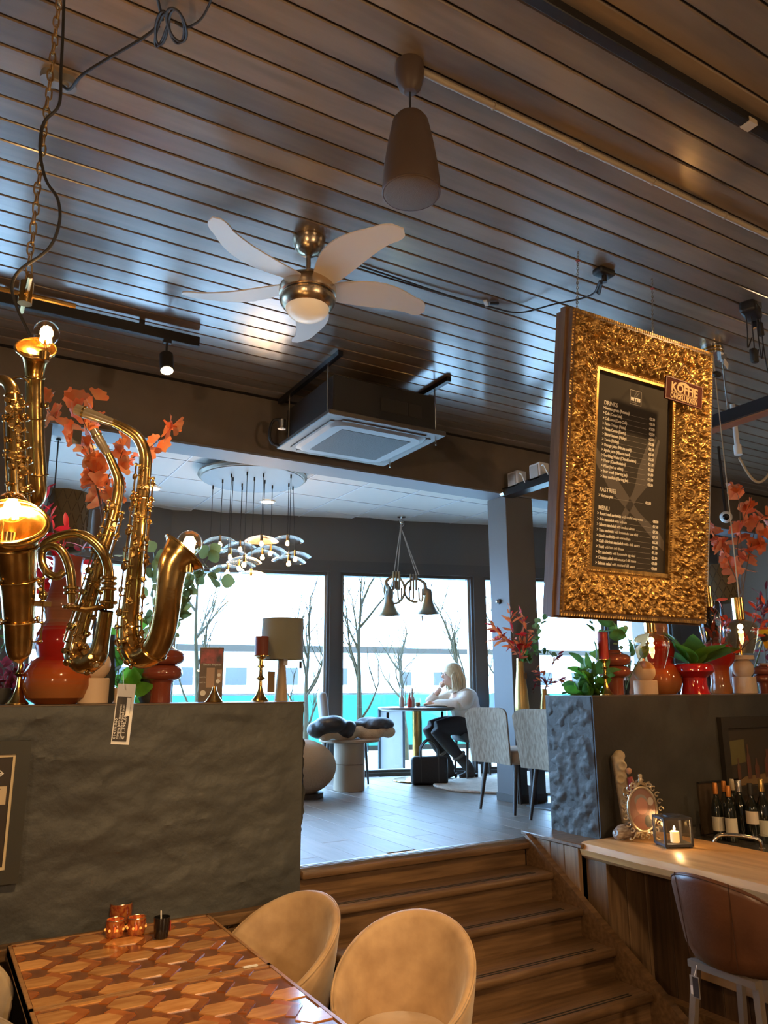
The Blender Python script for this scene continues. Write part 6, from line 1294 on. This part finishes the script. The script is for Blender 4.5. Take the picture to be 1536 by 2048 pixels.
# framed notice on the left wall
ps = thing('framed_notice', 'framed dark notice with a gold inner line on the left wall', 'framed notice', (.16,4.085,1.09))
obj('frame', join(box(-.27,-.03,-.06,.24,.02,-.0), box(-.27,-.03,.50,.24,.02,.56), box(.24,-.03,-.06,.30,.02,.56), box(-.33,-.03,-.06,-.27,.02,.56)), mat('notice_frame', (.035,.036,.030), .4), ps, smooth=False)
obj('inner_line', join(box(-.27,-.02,0,.228,-.01,.012), box(-.27,-.02,.488,.228,-.01,.50), box(.228,-.02,0,.24,-.01,.50)), mat('notice_line', (.62,.52,.34), .45), ps, smooth=False)
sh_ = obj('sheet', box(-.27,-.012,.0,.24,-.006,.50), mat('notice_sheet', (.035,.026,.020), .4), ps, smooth=False)
obj('pale_block', box(-.25,-.0145,.28,.215,-.012,.36), mat('notice_pale', (.55,.45,.30), .6), sh_, smooth=False)
for k, zz in enumerate((.345,.325,.305)): obj('text_line', box(-.24,-.0155,zz,.19-.03*k,-.0145,zz+.005), mat('notice_ink', (.25,.17,.10), .6), sh_, smooth=False)
obj('arrow_mark', tr(tr(textmesh('→', .05, width=.04), rot=(PI/2,0,0)), loc=(.15,-.013,.40)), white_p, sh_, smooth=False)
for zz in (.06,.10,.16): obj('print_line', box(-.2,-.0135,zz,.16,-.012,zz+.004), mat('notice_pale', (.55,.45,.30), .6), sh_, smooth=False)
# ================================================================ LAMPS OUT OF VIEW, MOST ADDED AS WARM FILL (their light stays with the fixture)
def room_spot(lb, x, tgt, power, ang, y=.55, size=.05):
    t = thing('track_spot', lb, 'spotlight', (x,y,ZC-.05), group='spots on the black ceiling track')
    p0 = Vector((0,0,-.09)); d = (Vector(tgt)-Vector(t.location)-p0).normalized(); p1 = p0+d*.13
    obj('adapter', join(cbox((0,0,-.01),(.09,.03,.03)), tube([(0,0,-.02),(0,0,-.09)], .008, 8)), black, t)
    s = obj('can', align(lathe([(0,-.03),(.042,-.03),(.045,-.02),(.045,.13),(.040,.132),(.036,.115),(0,.112)], 24), p0, p1), black, t)
    obj('lens', align(disc(.035,.118,20), p0, p1), emis('spot_lens', (1,.72,.38), 14), s)
    lamp('spot_beam', 'SPOT', p1+d*.03, power, target=p1+d*3, size=size, spot=ang, parent=t)
room_spot('black track spot aimed at the gold menu frame', 4.0, (2.95,2.45,2.95), 48, 62, 1.5)
room_spot('added unseen track spot lighting the hexagon table', .75, (.9,3.4,.8), 150, 52)  # this and the next three spots: added out of view for warm light
room_spot('added unseen track spot lighting the foreground tub chairs', 1.35, (1.8,3.2,.6), 50, 52)
room_spot('added unseen track spot lighting the bar counter', 4.6, (4.1,3.0,1.0), 70, 75, 1.5)
room_spot('added unseen track spot lighting the stairs', 2.1, (2.8,3.6,.5), 28, 60)
rt2 = thing('added_track', 'added unseen track above the camera for the fill spots', 'track light', (.8,.55,ZC-.022)); obj('rail', box(-1.5,-.02,-.02,1.9,.02,.022,.003), black, rt2, smooth=False); obj('feed_box', box(-1.6,-.03,-.03,-1.5,.03,.022), black, rt2, smooth=False)  # extra track, added out of view to carry the fill spots
def fill_lamp(lb, x, y, z, p):  # pendants added out of view as warm ambient fill
    t = thing('fill_pendant', lb, 'pendant lamp', (x,y,ZC), group='added fill pendants of the lower room'); h = z-ZC
    obj('cord', cyl(.004,h,0,8), black, t); obj('shade', lathe([(.03,h+.10),(.10,h+.07),(.16,h),(.155,h),(.10,h+.06),(.03,h+.09)], 32), brass, t); obj('bulb', ball(.045,(0,0,h+.01),20,12), emis('fill_bulb', (1,.72,.42), 16), t)
    lamp('fill_glow', 'POINT', (0,0,h-.08), p, col=(1,.66,.36), size=.12, parent=t)
fill_lamp('added fill pendant behind the camera on the left', -1.6, -.6, 2.6, 72); fill_lamp('added fill pendant behind the camera on the right', 2.4, -1.6, 2.6, 90); fill_lamp('added fill pendant above the bar', 6.2, 1.0, 2.9, 26)
bpy.data.scenes.remove(TMP)
